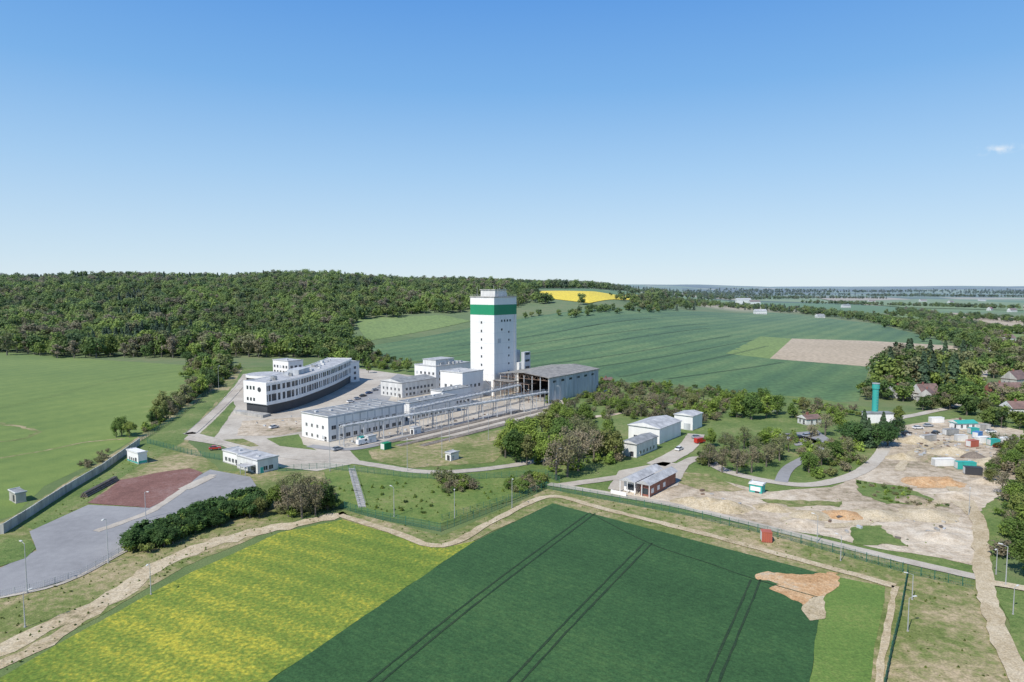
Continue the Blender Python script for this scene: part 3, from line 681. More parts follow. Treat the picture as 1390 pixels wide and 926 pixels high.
def hall():
    c=P(745,547);LR=reach(c,AR,812);LL=reach(c,AL,679);z=zat(c,513)
    B=Bld('open_storage_hall',c)
    B['walls'].box(c+AR*.2,AR*(LR-.2),AL*.35,-.3,z,'panel')
    B['walls'].box(c+AR*(LR-.4),AR*.35,AL*LL,-.3,z,'panel')
    B['walls'].box(c+AL*(LL-.35)+AR*LR*.35,AR*LR*.65,AL*.3,-.3,z,'rust')
    n=9
    for i in range(n+1):
        q=c+AR*(LR-.4)*i/n;B['wall_ribs'].box(q-AL*.14,AR*.25,AL*.14,-.3,z+.1,'white2')
        q2=q+AL*(LL-.4);B['columns'].box(q2,AR*.4,AL*.4,-.3,z,'rust')
    for i in range(7):
        q=c+AL*(LL-.5)*i/6
        B['columns'].box(q-AR*.02,AR*.45,AL*.45,-.3,z,'steel')
    rz=1.8
    o=c-AR*.8-AL*.8;a=AR*(LR+1.6);b_=AL*(LL+1.6);r0=o+b_/2
    pts=[o,o+a,o+a+b_,o+b_]
    vs=[(q.x,q.y,z+.05) for q in pts]+[(r0.x,r0.y,z+rz),((r0+a).x,(r0+a).y,z+rz)]
    vs+=[(x,y,zz-.3) for x,y,zz in vs]
    B['roof'].add(vs,[[0,1,5,4],[2,3,4,5],[7,6,10,11],[9,8,11,10],[6,7,1,0],[8,9,3,2],[0,4,10,6],[4,3,9,10],[1,7,11,5],[5,11,8,2]],'roofb')
    for i in range(24):
        q=o+a*(i+.5)/24
        B['roof_seams'].beam((*q,z+.1),(*(q+b_/2),z+rz+.05),.1,'roofg');B['roof_seams'].beam((*(q+b_),z+.1),(*(q+b_/2),z+rz+.05),.1,'roofg')
    for t in(.0,.25,.5,.75,1.):
        f=c+AR*((LR-.6)*t+.3)
        B['trusses'].beam((*f,z-1.8),(*(f+AL*LL),z-1.8),.25,'rust')
        for i in range(10):
            a1=f+AL*LL*i/10;a2=f+AL*LL*(i+.5)/10;a3=f+AL*LL*(i+1)/10
            e=lambda q,i_:z-.3+rz*(1-abs(i_/10-.5)*2)
            B['trusses'].beam((*a1,z-1.8),(*a2,e(a2,i+.5)),.16,'rust');B['trusses'].beam((*a2,e(a2,i+.5)),(*a3,z-1.8),.16,'rust')
    for i in range(6):
        q=c+AR*(4+i*LR/6.5);B['windows'].box(q,AR*3,-AL*.05,z-3.2,z-2.0,'glass')
    B['floor'].box(c+AR*.5+AL*.5,AR*(LR-1),AL*(LL-1),.32,.36,'cwall')
    for i in range(5):
        q=c+AR*R_.uniform(5,LR-8)+AL*R_.uniform(3,LL-6);B['stored_crates'].box(q,AR*3,AL*2.4,.37,R_.uniform(1.5,3),'rust')
    for i in range(5):
        q=c-AR*7+AL*LL*(.25+i*.18);B['loading_frame'].beam((*q,0),(*q,10),.35,'rust')
        B['loading_frame'].beam((*q,10),(*(q+AR*7),10),.25,'rust');B['loading_frame'].beam((*q,5),(*(q+AL*LL*.18),10),.15,'rust')
    B['loading_frame'].beam((*(c-AR*7+AL*LL*.25),10),(*(c-AR*7+AL*LL*.97),10),.35,'rust')
    B['loading_frame'].beam((*(c-AR*7+AL*LL*.25),5),(*(c-AR*7+AL*LL*.97),5),.25,'rust')
    B['loading_frame'].box(c-AR*7.5+AL*LL*.6,AR*6.5,AL*LL*.38,10.2,10.5,'roofb')
    B.done();return c,z,LL
hc,hz,hl=hall()
w1=([1.3],1.5,1.8,1.1)
B,c,LR,LL,z=block('long_workshop_building',(446,601),549,410,567,win=([1.0,5.0],1.5,2.2,1.4),winl=([1.2,5.2],1.2,1.2,2.4),roof='roofg')
for i in range(10):
    B['roof_ribs'].box(c+AR*(LR*i/10+.3)+AL*.4,AR*.25,AL*(LL-.8),z+.26,z+.42,'roofl')
for i in range(11):B['pilasters'].box(c+AR*(LR*i/10.3)-AL*.1,AR*.45,AL*.12,.1,z-.05,'panel')
B['cornice'].box(c-AR*.32-AL*.34,AR*(LR+.6),AL*.05,z-.35,z+.2,'panel');B.done()
B,c,LR,LL,z=block('middle_workshop_building',(556,573),620,540,548,win=w1,roof='roofg');B.done()
B,c,LR,LL,z=block('grey_roof_office',(546,541),592,517,520,wall='white2',win=([1.2,4.2],1.4,1.6,1.3),winl=([1.2,4.2],1.3,1.2,2),roof='roofg',gable=1.6);B.done()
B,c,LR,LL,z=block('machine_house',(628,545),656,598,507,win=([2,7],1.6,1.6,1.8),winl=([2,7],1.6,1.6,2.6),roof='roofl');B.done()
B,c,LR,LL,z=block('bath_house',(592,528),640,563,498,win=([1.5,5,8.5],1.5,2,1.2),winl=([1.5,5,8.5],1.5,1.5,2),roof='roofl')
B['upper_storey'].box(c+AR*3+AL*3,AR*(LR*.5),AL*(LL*.6),z+.25,z+3.5,'white2');B['upper_roof'].box(c+AR*2.7+AL*2.7,AR*(LR*.5+.6),AL*(LL*.6+.6),z+3.5,z+3.8,'roofl')
for i in range(10):
    q=c+AR*R_.uniform(2,LR-2)+AL*R_.uniform(1,LL*.25);B['roof_plant'].box(q,AR*1.6,AL*1.2,z+.2,z+R_.uniform(1,2.2),'steel')
B.done()
B,c,LR,LL,z=block('connecting_building',(600,556),640,585,532,win=w1,roof='roofg');B.done()
def office():
    fr=[P(*q) for q in[(363,564),(400,555),(432,543),(458,531),(478,519)]]
    fr=catmull(fr,3)
    ar=fr[-1]-fr[0];nrm=Vector((-ar.y,ar.x)).normalized()
    c0=fr[0];wid=16.5
    e=Vector((-.86,.5)).normalized()
    back=[q+e.lerp(nrm,min(1,i/6)).normalized()*wid for i,q in enumerate(fr)][::-1]
    poly=fr+back
    B=Bld('administration_building',c0);z=zat(c0,521)
    def off(d):
        o=[];n=len(poly)
        for i in range(n):
            a,b_,c_=poly[i-1],poly[i],poly[(i+1)%n]
            n1=Vector(((b_-a).y,-(b_-a).x)).normalized();n2=Vector(((c_-b_).y,-(c_-b_).x)).normalized()
            m_=(n1+n2).normalized();o.append(b_+m_*d/max(.4,m_.dot(n1)))
        return o
    fl=z/3
    B['ground_floor'].prism(off(-.8),-.5,fl*.95,'dark')
    B['glazing'].prism(off(-.35),fl*.95,z-.6,'glass')
    for k in(1,2):
        B['spandrels'].prism(off(0),fl*k-.3,fl*k+1.35,'white')
    B['spandrels'].prism(off(0),z-1.1,z,'white')
    B['roof'].prism(off(-.4),z+.003,z+.12,'roofl')
    o=off(0)
    n=len(o)
    for i in range(n):
        a,b_=o[i],o[(i+1)%n];B['parapet'].beam((*a,z+.3),(*b_,z+.3),.3,'white')
        L=(b_-a).length;d=(b_-a).normalized();nn=Vector((d.y,-d.x))
        m_=int(L/2.6)
        for j in range(max(1,m_)):
            q=a+d*(L*(j+R_.uniform(.3,.7))/max(1,m_))
            for k in(1,2):
                wd=R_.choice([.3,.5,1.0,1.4])
                B['piers'].box(q-d*wd/2-nn*.45,d*wd,nn*.42,fl*k+1.35,fl*(k+1)-.3 if k==1 else z-1.1,'white')
    n3=Vector((-e.y,e.x))
    if n3.y>0:n3=-n3
    B['end_wall'].box(c0+n3*.02-e*.0,e*(wid),n3*.25,fl,z+.4,'white')
    lc=c0+e*wid*.3+n3*.3;B['logo_disc'].beam((*lc,z-3.2),(*(lc+n3*.1),z-3.2),2.4,'dark',16)
    for t in(.5,.64,.78):
        B['end_windows'].box(c0+e*wid*t+n3*.26,e*1.3,n3*.06,z-3.6,z-1.8,'glass');B['end_windows'].box(c0+e*wid*t+n3*.26,e*1.3,n3*.06,fl+1.2,fl+2.8,'glass')
    for i in range(26):
        t=R_.uniform(.06,.93);q=fr[int(t*(len(fr)-1))]+nrm*wid*R_.uniform(.2,.75);B['rooftop_units'].box(q,ar.normalized()*R_.uniform(1.2,3.4),nrm*R_.uniform(1,2.4),z+.1,z+R_.uniform(.6,1.6),R_.choice(['panel','steel','white2','roofg']))
    q=fr[int(.3*len(fr))]+nrm*wid*.3;B['penthouse'].box(q,ar.normalized()*14,nrm*wid*.4,z,z+2.6,'panel')
    B['terrace'].prism([c0-e*3+n3*.5,c0+e*(wid+2)+n3*1,c0+e*(wid+2)+n3*5,c0-e*4+n3*6],-.2,1.4,'cwall')
    for i in range(14):
        q=(c0-e*4+n3*6).lerp(c0+e*(wid+2)+n3*5,i/13);B['terrace_railing'].beam((*q,1.4),(*q,2.5),.06,'steel')
    B['terrace_railing'].beam((*(c0-e*4+n3*6),2.5),(*(c0+e*(wid+2)+n3*5),2.5),.07,'steel')
    B.done()
    return fr,nrm,z
fr,onr,oz=office()
B,c,LR,LL,z=block('rear_wing_building',(392,519),412,371,491,win=([2,5.5,9],1.6,1.8,1.5),winl=([2,5.5,9],1.6,1.8,1.5),roof='roofl');B.done()
B,c,LR,LL,z=block('east_wing_building',(476,520),488,449,492,win=([2,5.5,9],1.6,1.8,1.5),winl=([2,5.5,9],1.6,2.2,1.0),roof='roofl');B.done()
def roundb():
    c=P(352,532)+Vector((0,10));B=Bld('round_conference_wing',c);r=11;zt=9.5
    q=[c+Vector((math.cos(t*math.pi/16),math.sin(t*math.pi/16)))*r for t in range(32)]
    q1=[c+(a-c)*.96 for a in q]
    B['glazing'].prism(q1,-.3,zt-.6,'glass');B['bands'].prism(q,4,5.6,'white');B['bands'].prism(q,zt-1.4,zt,'white');B['roof'].prism([c+(a-c)*.97 for a in q],zt+.003,zt+.15,'roofl');B.done()
roundb()
B,c,LR,LL,z=block('gatehouse',(326,634),332,298,618,ll=11,lr=6,win=([1.0],1.2,1.2,.9),winl=([1.0],1.2,1.4,.8),roof='roofl');B.done()
B,c,LR,LL,z=block('gatehouse_annex',(350,644),378,322,626,win=([.9],1.3,1.6,.5),winl=([.9],1.3,1.6,.6),roof='roofl',wall='white2')
B['teal_door'].box(c+AR*1-AL*.08,AR*1.2,AL*.1,0,2.1,'teal')
B['canopy'].box(c-AR*4+AL*1,AR*3.8,AL*5,2.9,3.1,'roofl')
for a in(.3,3.3):
    q=c-AR*3.7+AL*(1+a);B['canopy_posts'].beam((*q,0),(*q,2.9),.15,'steel')
B.done()
B,c,LR,LL,z=block('guard_cabin',(188,631),197,173,616,lr=3,roof='white',winl=([.9],1.0,.9,.6))
B['teal_panel'].box(c-AL*.05,AR*2.9,AL*.04,.1,1.2,'teal');B['teal_panel'].box(c-AR*.1+AL*.2,AR*.04,AL*(LL-.4),.36,.85,'teal');B.done()
B,c,LR,LL,z=block('small_storage_box',(22,684),28,13,671,wall='cwall',roof='roofg',lr=2.5);B.done()
for q,w_ in(((612,627),2.6),((562,591),2.4),((500,603),2.2)):
    B,c,LR,LL,z=block('switchgear_cabin',q,0,0,0,lr=4.2,ll=w_,ht=2.8,roof='roofl');B['louvre'].box(c+AR*.5-AL*.05,AR*1.2,AL*.04,.6,1.9,'panel');B.done()
B,c,LR,LL,z=block('white_warehouse',(895,604),924,853,582,gable=1.6,roof='roofl',winl=([1.4],1.2,1.6,2));B.done()
B,c,LR,LL,z=block('grey_roof_shed',(864,622),892,843,603,gable=1.0,roof='roofg',wall='white2',win=([1.1],1.0,1.2,1.5));B.done()
B,c,LR,LL,z=block('white_garage_building',(940,585),953,915,565,gable=.8,roof='roofl')
B['garage_doors'].box(c+AL*1-AR*.08,AL*3,AR*.1,0,3,'panel');B.done()
def station():
    c=P(884,676);LR=reach(c,AR,919);LL=reach(c,AL,842)
    B=Bld('brick_pavilion',c);z=3.8
    B['walls'].box(c+AL*.5,AR*LR,AL*LL*.30,-.2,z,'brick')
    for t in(1,5,9):B['windows'].box(c+AL*.45+AR*t,AR*1.6,AL*.1,1,2.4,'white')
    B['windows'].box(c+AL*1.0-AR*.08,AL*2.4,AR*.1,.8,2.6,'glass')
    B['walls'].box(c+AL*LL*.55+AR*1,AR*LR*.7,AL*LL*.38,-.2,z,'white')
    B['windows'].box(c+AL*LL*.6+AR*.92,AL*LL*.25,AR*.1,.8,2.6,'glass')
    for t0,t1 in((0,.46),(.5,1.)):
        o=c-AR*1+AL*(LL*t0);a=AR*(LR+2);b_=AL*LL*(t1-t0);r0=o+b_/2
        pts=[o,o+a,o+a+b_,o+b_]
        vs=[(q.x,q.y,z+.05) for q in pts]+[(r0.x,r0.y,z+1.3),((r0+a).x,(r0+a).y,z+1.3)]
        B['roof'].add(vs,[[0,1,5,4],[2,3,4,5],[0,4,3],[1,2,5],[3,2,1,0]],'roofl')
    for i in range(5):
        q=c-AR*.8+AL*LL*(.03+.235*i);B['posts'].beam((*q,0),(*q,z+.1),.2,'white')
    B['low_wall'].box(c-AR*4+AL*LL*.6,AR*.2,AL*LL*.5,0,1.4,'white')
    B.done()
station()
B,c,LR,LL,z=block('site_container',(1034,672),1046,1017,656,lr=3,wall='teal',roof='white',ht=2.8);B['panels'].box(c+AL*.4-AR*.08,AL*3,AR*.05,.9,2.2,'white');B.done()
def chimney():
    c=P(1187,572);B=Bld('teal_silo_tower',c);z=zat(c,521)
    B['shaft'].beam((*c,0),(*c,z-2.2),2.7,'teal',20);B['cap'].beam((*c,z-2.2),(*c,z),3.3,'teal',20,3.1);B['cap_rim'].beam((*c,z),(*c,z+.3),3.4,'steel',20)
    B['base'].box(c-Vector((6,5)),Vector((12,0)),Vector((0,5)),-.2,4.5,'white');B['base_roof'].box(c-Vector((6.3,5.3)),Vector((12.6,0)),Vector((0,5.6)),4.5,4.8,'roofg')
    for i in range(14):
        B['ladder'].beam((c.x-.3,c.y-1.6,1+i*1.2),(c.x+.3,c.y-1.6,1+i*1.2),.06,'steel')
    B.done()
chimney()
def vhouse(px,py,l,w,ht,rh,wall,roof,ang,name='village_house'):
    a=Vector((math.cos(ang),math.sin(ang)));b_=Vector((-a.y,a.x))
    B,c,LR,LL,z=block(name,(px,py),0,0,0,lr=l,ll=w,ht=ht,gable=rh,wall=wall,roof=roof,aR=a,aL=b_,win=([1],1.3,1.1,1.6),winl=([1],1.3,1,1.5))
    q=c+a*l*.3+b_*w*.45;B['chimney'].box(q,a*.7,b_*.7,ht,ht+rh+1,'brick');B.done()
for a in [(1252,545,12,9,4,5,'white2','tile',.2),(1268,550,10,8,4,4,'cwall','tile',.9),(1212,541,12,8,4,3,'white2','roofg',-.1),
 (1352,543,18,10,4,5,'brick','tile',.1),(1380,524,14,9,4,5,'cwall','tile',.5),(1375,566,12,9,4,3,'white','tile',.0),(1310,470,13,9,4,4,'white2','tile',.4),(1290,442,14,9,4,4,'white','brick',.4),(1330,454,14,9,4,4,'white','tile',.9),(1200,432,16,9,4,4,'white2','tile',.3),(1110,432,16,9,4,4,'white','roofg',.2),(1145,418,24,12,6,4,'white','roofg',.2),(1095,578,8,6,3,1.5,'white2','tile',.3),(1040,560,8,6,3,1.5,'white2','tile',.3),(1365,464,14,9,4,4,'white','tile',.2),
 (1250,410,30,12,6,5,'white','tile',.2),(1290,412,26,12,6,5,'white2','tile',.5),(1330,409,30,12,6,5,'white','roofg',.1),(1180,411,26,12,6,5,'white','tile',.1),(1372,424,22,10,5,5,'white','tile',.3),(1345,422,20,10,5,5,'white2','brick',.7)]:
    vhouse(*a)
vhouse(1000,413,48,14,14,6,'white','roofl',.05,'white_manor_house');vhouse(1018,414,36,14,10,5,'white','tile',.15,'white_manor_house');vhouse(1026,427,24,12,7,4,'white','roofl',.1,'white_farm_house')
vhouse(822,523,7,5,3,1.5,'brick','tile',.6,'brick_shed');vhouse(1300,584,9,5,3,1,'white','teal',.1,'site_hut')
# ------------- pipe bridge
def pipebridge(a,b_,zz,name='pipe_bridge',sp_=9):
    mb=Bld(name,a);d=(b_-a);L=d.length;d=d.normalized();n=Vector((-d.y,d.x));k=int(L/sp_)
    for i in range(k+1):
        q=a+d*L*i/k
        for s in(-1,1):
            r=q+n*s*1.1;mb['supports'].beam((*(q+n*s*1.7),0),(*r,zz),.34,'steel')
        mb['supports'].beam((*(q-n*1.6),zz),(*(q+n*1.6),zz),.3,'steel')
        mb['supports'].beam((*(q-n*1.4),zz*.5),(*(q+n*1.4),zz*.5),.18,'steel')
        mb['supports'].beam((*(q-n*1.7),0),(*(q+n*1.4),zz*.5),.12,'steel')
    for s,r,kk in((-.9,.55,'white2'),(0,.35,'steel'),(.7,.6,'panel')):
        mb['pipes'].beam((*(a+n*s),zz+.5),(*(b_+n*s),zz+.5),r,kk,10)
    for s in(-1.3,1.3):
        mb['girders'].beam((*(a+n*s),zz+.1),(*(b_+n*s),zz+.1),.25,'steel')
        mb['girders'].beam((*(a+n*s),zz+1.7),(*(b_+n*s),zz+1.7),.15,'steel')
        m_=int(L/3)
        for i in range(m_):
            q0=a+n*s+d*L*i/m_;q1=a+n*s+d*L*(i+1)/m_
            if i%2:mb['girders'].beam((*q0,zz+.1),(*q1,zz+1.7),.11,'steel')
            else:mb['girders'].beam((*q0,zz+1.7),(*q1,zz+.1),.11,'steel')
    mb.done()
pipebridge(P(464,606),P(742,553),7.6)
pipebridge(P(560,583),P(705,546),9.0,'overhead_conveyor_gantry',12)
def rails(px,py,L,name='railway_track'):
    a=P(px,py);B=Bld(name,a);n=AL
    B['ballast'].box(a-n*1.6,AR*L,n*3.2,.12,.36,'track')
    for i in range(int(L/.8)):
        B['sleepers'].box(a+AR*(i*.8)-n*1.2,AR*.25,n*2.4,.361,.44,'cwall')
    for s in(-.75,.72):B['rails'].box(a+n*s,AR*L,n*.09,.44,.58,'rust')
    B.done()
rails(512,605,95);rails(540,606,100);rails(572,606,85)
# ------------- walls and fences
def fence(name,pts,ht=2.0,k='fence',post=2.5,pick=.3,pw=.03,px=True):
    w=[P(*q) for q in pts] if px else pts
    B=Bld(name,w[0])
    for i in range(len(w)-1):
        a,b_=w[i],w[i+1];L=(b_-a).length;d=(b_-a)/L
        for j in range(int(L/post)+1):
            q=a+d*j*post;B['posts'].beam((*q,0),(*q,ht+.15),.1,k)
        for j in range(int(L/pick)):
            q=a+d*j*pick;B['bars'].add([(*q,.1),(*(q+d*pw),.1),(*(q+d*pw),ht),(*q,ht)],[[0,1,2,3]],k)
        for zz in(.15,ht*.35,ht*.68,ht-.05):B['rails'].beam((*a,zz),(*b_,zz),.035,k)
    B.done()
fence('mesh_fence',[(446,684),(500,702),(598,722),(680,690),(742,664),(820,679),(930,700),(1060,731),(1228,778)],pw=.07,ht=2.2)
fence('mesh_fence',[(1232,782),(1222,840),(1210,890),(1200,940),(1190,1000)],pick=.12,pw=.08,ht=2.2)
fence('mesh_fence',[(1232,779),(1322,800)])
fence('mesh_fence',[(190,600),(240,568),(285,530),(318,506)],pw=.06)
fence('mesh_fence',[(200,602),(260,618),(300,625)],pw=.06)
fence('mesh_fence',[(265,703),(180,742),(110,782),(60,798),(0,812),(-60,818)],k='steel',ht=1.5)
fence('mesh_fence',[(378,640),(440,636),(560,650),(640,652),(740,645),(760,656)],pw=.05)
fence('mesh_fence',[(600,708),(690,680),(742,662)],ht=1.8)
fence('mesh_fence',[(1340,590),(1389,600)],ht=1.8)
def cwall(pts):
    w=[P(*q) for q in pts];B=Bld('concrete_panel_wall',w[0])
    for i in range(len(w)-1):
        a,b_=w[i],w[i+1];L=(b_-a).length;d=(b_-a)/L;n=Vector((-d.y,d.x));m_=int(L/3)
        for j in range(m_):
            q=a+d*(L*j/m_);s=L/m_
            B['panels'].box(q+d*.12,d*(s-.14),n*.12,0,2.5+R_.uniform(-.06,.06),'cwall')
            B['posts'].box(q-d*.1-n*.05,d*.22,n*.22,0,2.75,'cwall')
            B['coping'].box(q+d*.12-n*.02,d*(s-.14),n*.16,2.58,2.68,'white2')
    B.done()
cwall([(5,725),(35,706),(90,670),(140,640),(190,604)]);cwall([(5,725),(-20,728),(-80,735)])
def stairs():
    a=P(477,637);b_=P(492,690);d=(b_-a);L=d.length;d=d.normalized();n=Vector((-d.y,d.x));B=Bld('embankment_stairs',a)
    m_=int(L/.9)
    for i in range(m_):
        q=a+d*L*i/m_;B['steps'].box(q-n*.8,d*.62,n*1.6,.0,.34+.1*(i%2),'cwall')
    for s in(-.95,.9):
        B['railings'].beam((*(a+n*s),1.3),(*(b_+n*s),1.3),.06,'steel')
        B['stringers'].beam((*(a+n*s),.25),(*(b_+n*s),.25),.2,'cwall')
        for i in range(0,m_,3):
            q=a+d*L*i/m_+n*s;B['railings'].beam((*q,.2),(*q,1.3),.05,'steel')
    B.done()
stairs()
# ------------- lamps
def lampmesh(ht,heads=1):
    mb=MB();mb.beam((0,0,0),(0,0,ht),.22,'steel',8,.12)
    mb.beam((0,0,0),(0,0,.4),.4,'cwall',8)
    mb.beam((0,0,ht-.05),(1.1,0,ht+.25),.09,'steel',6);mb.box(Vector((.9,-.16)),Vector((.75,0)),Vector((0,.32)),ht+.2,ht+.34,'white2')
    me=bpy.data.meshes.new('street_lamp');me.from_pydata(mb.v,[],mb.f)
    for k in mb.mats:me.materials.append(M[k])
    me.polygons.foreach_set('material_index',mb.m);return me
lm=lampmesh(8.5)
def lamp(px,py,top=None,name='street_lamp'):
    q=P(px,py);o=link(bpy.data.objects.new(name,lm));o.location=(q.x,q.y,0);o.rotation_euler=(0,0,R_.uniform(0,6.28))
    if top:o.scale=(1,1,zat(q,top)/8.5)
for a in [(37,806,738),(147,765,705),(198,705,668),(205,808,765),(34,852,805),(600,622,562),(610,600,560),(663,598,552),(636,590,545),(535,702,662),(617,705,664),(695,690,650),(755,652,610),(1109,738,700),(1141,762,728),(1232,858,812),(1238,815,780),(1365,795,742),(1375,835,798),(480,600,558),(553,640,598),(720,570,530),(297,530,498),(690,560,522),(760,560,525),(575,588,545),(1315,700,665),(1352,780,745),(448,640,598),(505,585,542),(540,575,535)]:
    lamp(*a)
# ------------- vehicles
def carmesh(van=False):
    mb=MB();W=.88
    if van:prof=[(-2.6,.35),(2.5,.35),(2.55,1.0),(2.1,1.25),(1.5,2.1),(-2.55,2.15),(-2.65,1.0)]
    else:prof=[(-2.15,.32),(2.1,.32),(2.2,.7),(1.95,.88),(1.1,.98),(-1.7,1.02),(-2.2,.95),(-2.22,.6)]
    n=len(prof)
    vs=[(x,-W*(1 if z<1 else .93),z) for x,z in prof]+[(x,W*(1 if z<1 else .93),z) for x,z in prof]
    mb.add(vs,[list(range(n)),list(range(n,2*n))[::-1]]+[[(i+1)%n,i,i+n,(i+1)%n+n] for i in range(n)],'car')
    if not van:
        c=[(1.15,.97),(.35,1.45),(-1.15,1.48),(-1.85,1.0)]
        vs=[(x,-W*(.95 if z<1.2 else .75),z) for x,z in c]+[(x,W*(.95 if z<1.2 else .75),z) for x,z in c]
        mb.add(vs,[[0,1,2,3],[7,6,5,4],[1,0,4,5],[3,2,6,7]],'glass')
        mb.prism([Vector((.38,-.66)),Vector((.38,.66)),Vector((-1.18,.66)),Vector((-1.18,-.66))],1.47,1.53,'car')
    else:
        mb.add([(2.12,-.78,1.26),(2.12,.78,1.26),(1.54,.76,2.06),(1.54,-.76,2.06)],[[0,1,2,3]],'glass')
        for s in(-1,1):mb.add([(1.9,.835*s,1.3),(1.5,.83*s,1.95),(.6,.83*s,1.95),(.6,.835*s,1.3)],[[0,1,2,3]],'glass')
    for x in(-1.35,1.35):
        for s in(-1,1):mb.beam((x,s*.7,.33),(x,s*.92,.33),.66,'rubber',12);mb.beam((x,s*.92,.33),(x,s*.935,.33),.34,'steel',8)
    me=bpy.data.meshes.new('car');me.from_pydata(mb.v,[],mb.f)
    for k in mb.mats:me.materials.append(M[k])
    me.polygons.foreach_set('material_index',mb.m);return me
cm=carmesh();vm_=carmesh(True)
cc={'w':(.75,.75,.75,1),'r':(.45,.03,.02,1),'b':(.04,.08,.2,1),'k':(.02,.02,.025,1),'s':(.35,.37,.4,1)}
def car(px,py,col,ang,van=False):
    q=P(px,py);o=link(bpy.data.objects.new('delivery_van' if van else 'parked_car',vm_ if van else cm));o.location=(q.x,q.y,.27);o.rotation_euler=(0,0,ang);o.color=cc[col]
for i,(x,y) in enumerate([(476,547),(485,543),(493,539),(501,535),(509,531),(490,556),(500,552),(511,548),(516,527),(523,524)]):
    car(x,y,'wskbswsksb'[i],.9+ (0 if i<5 else 1.57))
for a in [(830,528,'r',.2),(824,534,'k',.2),(950,602,'r',.6,True),(922,612,'w',.9),(946,596,'s',.2),(1085,596,'k',.3),(1078,600,'r',.3),(1095,594,'s',.3),(1105,592,'b',.3),(1300,582,'w',.1,True),(1322,578,'w',.4),(1260,580,'s',.2),(1246,583,'w',.1),(1230,590,'k',.1),(458,612,'s',.9),(492,604,'w',.9,True),(1355,608,'r',.4),(1315,533,'w',1.2),(372,582,'w',1.0),(292,611,'r',.4),(1270,590,'k',.6),(1345,588,'w',.2)]:
    car(*a)
def container(px,py,k,ang,l=6,name='shipping_container'):
    q=P(px,py);a=Vector((math.cos(ang),math.sin(ang)));b_=Vector((-a.y,a.x));B=Bld(name,q)
    B['body'].box(q,a*l,b_*2.4,.2,2.7,k);n=int(l/.5)
    for i in range(n):B['ribs'].box(q+a*(i*.5+.1)-b_*.06,a*.22,b_*.06,.35,2.55,k)
    B['top_rails'].box(q-a*.05-b_*.08,a*(l+.1),b_*.12,2.6,2.78,k);B['doors'].box(q-a*.05+b_*.2,a*.05,b_*2,.4,2.5,'white2');B['skids'].box(q+a*.3+b_*.3,a*(l-.6),b_*1.8,0,.2,'dark');B.done()
for a in [(1034,737,'redp',-.2,2.4),(1270,634,'white',.05,7),(1300,638,'teal',-.1,6),(1318,608,'redp',.3,4),(1330,603,'white',.2,5),(1345,606,'teal',.1,4),(1300,600,'white2',.0,4),(1362,604,'white',.2,4),(1318,590,'teal',.0,3.5),(1328,596,'blue',.6,4),(522,612,'green',.9,3.5),(490,603,'teal',.9,4),(1285,592,'roofg',.2,6),(1255,601,'cwall',.4,7),(1310,645,'dark',-.3,5),(1265,575,'white',.1,6),(1330,585,'cwall',.1,5)]:
    container(*a)
def logs():
    a=P(118,676);b_=P(166,650);d=b_-a;L=d.length;d=d.normalized();n=Vector((-d.y,d.x));B=Bld('timber_stack',a)
    for j in range(int(L/2.6)):
        for r_ in range(3):
            for c_ in range(4-r_):
                q=a+d*(j*2.6)+n*(c_*.6+r_*.3);B['logs'].beam((*q,.35+r_*.5),(*(q+d*2.4),.35+r_*.5),.5,'bark',8)
    B.done()
logs()
def rubble(pl,n,name='rubble'):
    mb=MB()
    for x,y,s,k in area(pl,n,.2,1.0,[0,1,2,3,4]):
        a=R_.uniform(0,3);d=Vector((math.cos(a),math.sin(a)));e=Vector((-d.y,d.x));o=Vector((x,y))
        mb.prism([o,o+d*s*1.6,o+d*s*1.3+e*s*.9,o+e*s*.7],.1,.25+s*R_.uniform(.2,.6),['cwall','cwall','rust','bark','panel'][k])
    mb.obj(name)
rubble([(1225,590),(1330,580),(1370,610),(1310,640),(1240,620)],150);rubble([(930,660),(1000,680),(1020,700),(950,690)],25);rubble([(1100,690),(1300,700),(1310,750),(1150,730)],25)
rubble([(460,600),(540,585),(700,552),(690,562),(540,596),(470,608)],60,'stored_materials');rubble([(340,574),(470,552),(490,556),(380,590)],30,'stored_materials')
def pile(px,py,r,ht,k,name='sand_pile'):
    q=P(px,py);vs=[];fs=[];n=22;m_=7
    for j in range(m_):
        t=j/(m_-1)
        for i in range(n):
            a=2*math.pi*i/n;rr=r*(1-t)*(1+.25*noise.noise(Vector((math.cos(a)*1.5,math.sin(a)*1.5,px*.1+t))));
            vs.append((rr*math.cos(a)*1.3,rr*math.sin(a),ht*ss(t)*(1+.2*noise.noise(Vector((math.cos(a)*2,math.sin(a)*2,py*.1+t))))))
    for j in range(m_-1):
        for i in range(n):fs.append((j*n+i,j*n+(i+1)%n,(j+1)*n+(i+1)%n,(j+1)*n+i))
    me=bpy.data.meshes.new(name);me.from_pydata(vs,[],fs);me.materials.append(M[k]);me.polygons.foreach_set('use_smooth',[True]*len(fs))
    o=link(bpy.data.objects.new(name,me));o.location=(q.x,q.y,.1)
for a in [(960,685,7,1.9,'sand'),(985,690,6,2.2,'sand'),(940,682,5,1.5,'sand'),(1255,655,6,1.6,'ora'),(1285,657,5,1.4,'ora'),(1240,600,6,2.4,'sand'),(1290,615,7,2.2,'sand'),(1225,622,5,1.8,'sand'),(1350,630,7,2,'sand'),(1190,700,6,1.3,'sand'),(1260,700,7,1.4,'sand'),(1050,690,5,1.2,'sand'),(1320,620,4,1.8,'track'),(1100,700,5,1.1,'sand'),(1265,625,5,2,'yard'),(1300,675,6,1.5,'yard'),(1240,680,5,1.4,'yard'),(1090,712,5,1.2,'yard'),(1145,700,5,1.2,'ora'),(1340,655,5,1.6,'yard'),(1275,730,6,1.2,'yard')]:
    pile(*a)
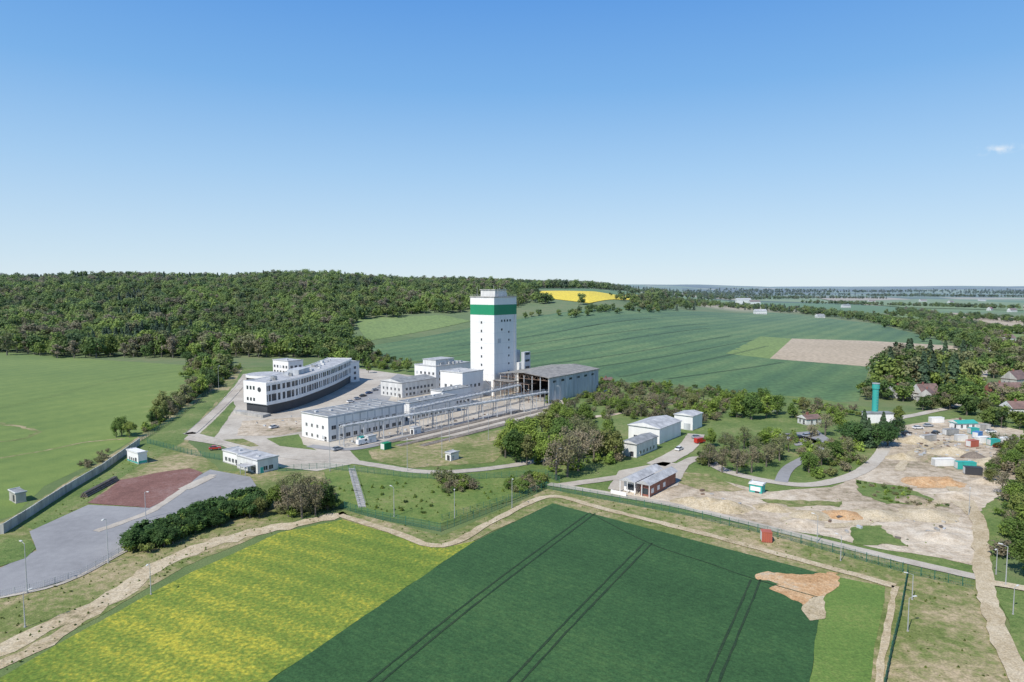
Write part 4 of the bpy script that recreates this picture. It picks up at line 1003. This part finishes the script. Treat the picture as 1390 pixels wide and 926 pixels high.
# ------------- light
el=math.radians(48);sx,sy=-.60,-.80
sun=bpy.data.lights.new('sun','SUN');sun.energy=5.0;sun.angle=math.radians(.5);sun.color=(1,.95,.87)
so=link(bpy.data.objects.new('sun',sun));l=math.hypot(sx,sy)
sd=Vector((sx/l*math.cos(el),sy/l*math.cos(el),math.sin(el)));so.rotation_euler=sd.to_track_quat('Z','Y').to_euler()
w=bpy.data.worlds.new('World');sc.world=w;w.use_nodes=True;nt=w.node_tree;L=nt.links.new
bg=nt.nodes['Background'];sk=nt.nodes.new('ShaderNodeTexSky');sk.sky_type='NISHITA';sk.sun_disc=False;sk.sun_elevation=el;sk.sun_rotation=math.atan2(sx,sy)
sk.altitude=100;sk.air_density=1.0;sk.dust_density=.3;sk.ozone_density=1.5
L(sk.outputs[0],bg.inputs[0]);bg.inputs[1].default_value=.12
tc=N(nt,'ShaderNodeTexCoord');sxyz=N(nt,'ShaderNodeSeparateXYZ');L(tc.outputs['Generated'],sxyz.inputs[0])
rp=ramp(nt,[(.70,.83,.92),(.60,.77,.91),(.38,.62,.90),(.20,.46,.85),(.115,.345,.80),(.04,.13,.38)],[0,.04,.16,.27,.38,.8]);L(sxyz.outputs['Z'],rp.inputs[0])
u=(1352-CX)/F;v=(203-CY)/F;cd=Vector((u,cp-v*sp,-sp-v*cp)).normalized()
vs_=N(nt,'ShaderNodeVectorMath',operation='SUBTRACT');L(tc.outputs['Generated'],vs_.inputs[0]);vs_.inputs[1].default_value=cd
vq=N(nt,'ShaderNodeVectorMath',operation='MULTIPLY');L(vs_.outputs[0],vq.inputs[0]);vq.inputs[1].default_value=(1,1,4)
vl=N(nt,'ShaderNodeVectorMath',operation='LENGTH');L(vq.outputs[0],vl.inputs[0])
mr=N(nt,'ShaderNodeMapRange');mr.inputs['From Min'].default_value=.030;mr.inputs['From Max'].default_value=.004;L(vl.outputs['Value'],mr.inputs[0])
cn=N(nt,'ShaderNodeTexNoise');cn.inputs['Scale'].default_value=90;cn.inputs['Detail'].default_value=5;L(tc.outputs['Generated'],cn.inputs['Vector'])
cr=ramp(nt,[(0,0,0),(1,1,1)],[.45,.75]);L(cn.outputs[0],cr.inputs[0])
mu=N(nt,'ShaderNodeMath',operation='MULTIPLY');L(mr.outputs[0],mu.inputs[0]);L(cr.outputs[0],mu.inputs[1])
cx_=N(nt,'ShaderNodeMix',data_type='RGBA');L(mu.outputs[0],cx_.inputs['Factor']);L(rp.outputs[0],cx_.inputs['A']);cx_.inputs['B'].default_value=(.85,.9,.95,1)
b2=N(nt,'ShaderNodeBackground');L(cx_.outputs['Result'],b2.inputs[0]);b2.inputs[1].default_value=1.0
ms=N(nt,'ShaderNodeMixShader');ms.inputs[0].default_value=.88;L(bg.outputs[0],ms.inputs[1]);L(b2.outputs[0],ms.inputs[2]);L(ms.outputs[0],nt.nodes['World Output'].inputs[0])
sc.view_settings.view_transform='Standard';sc.view_settings.look='None';sc.view_settings.exposure=0
cam=bpy.data.cameras.new('camera');cam.lens=24;cam.sensor_width=36;cam.clip_end=40000;cam.clip_start=1
co=link(bpy.data.objects.new('camera',cam));co.location=(0,0,H);co.rotation_euler=(math.pi/2-p,0,0);sc.camera=co
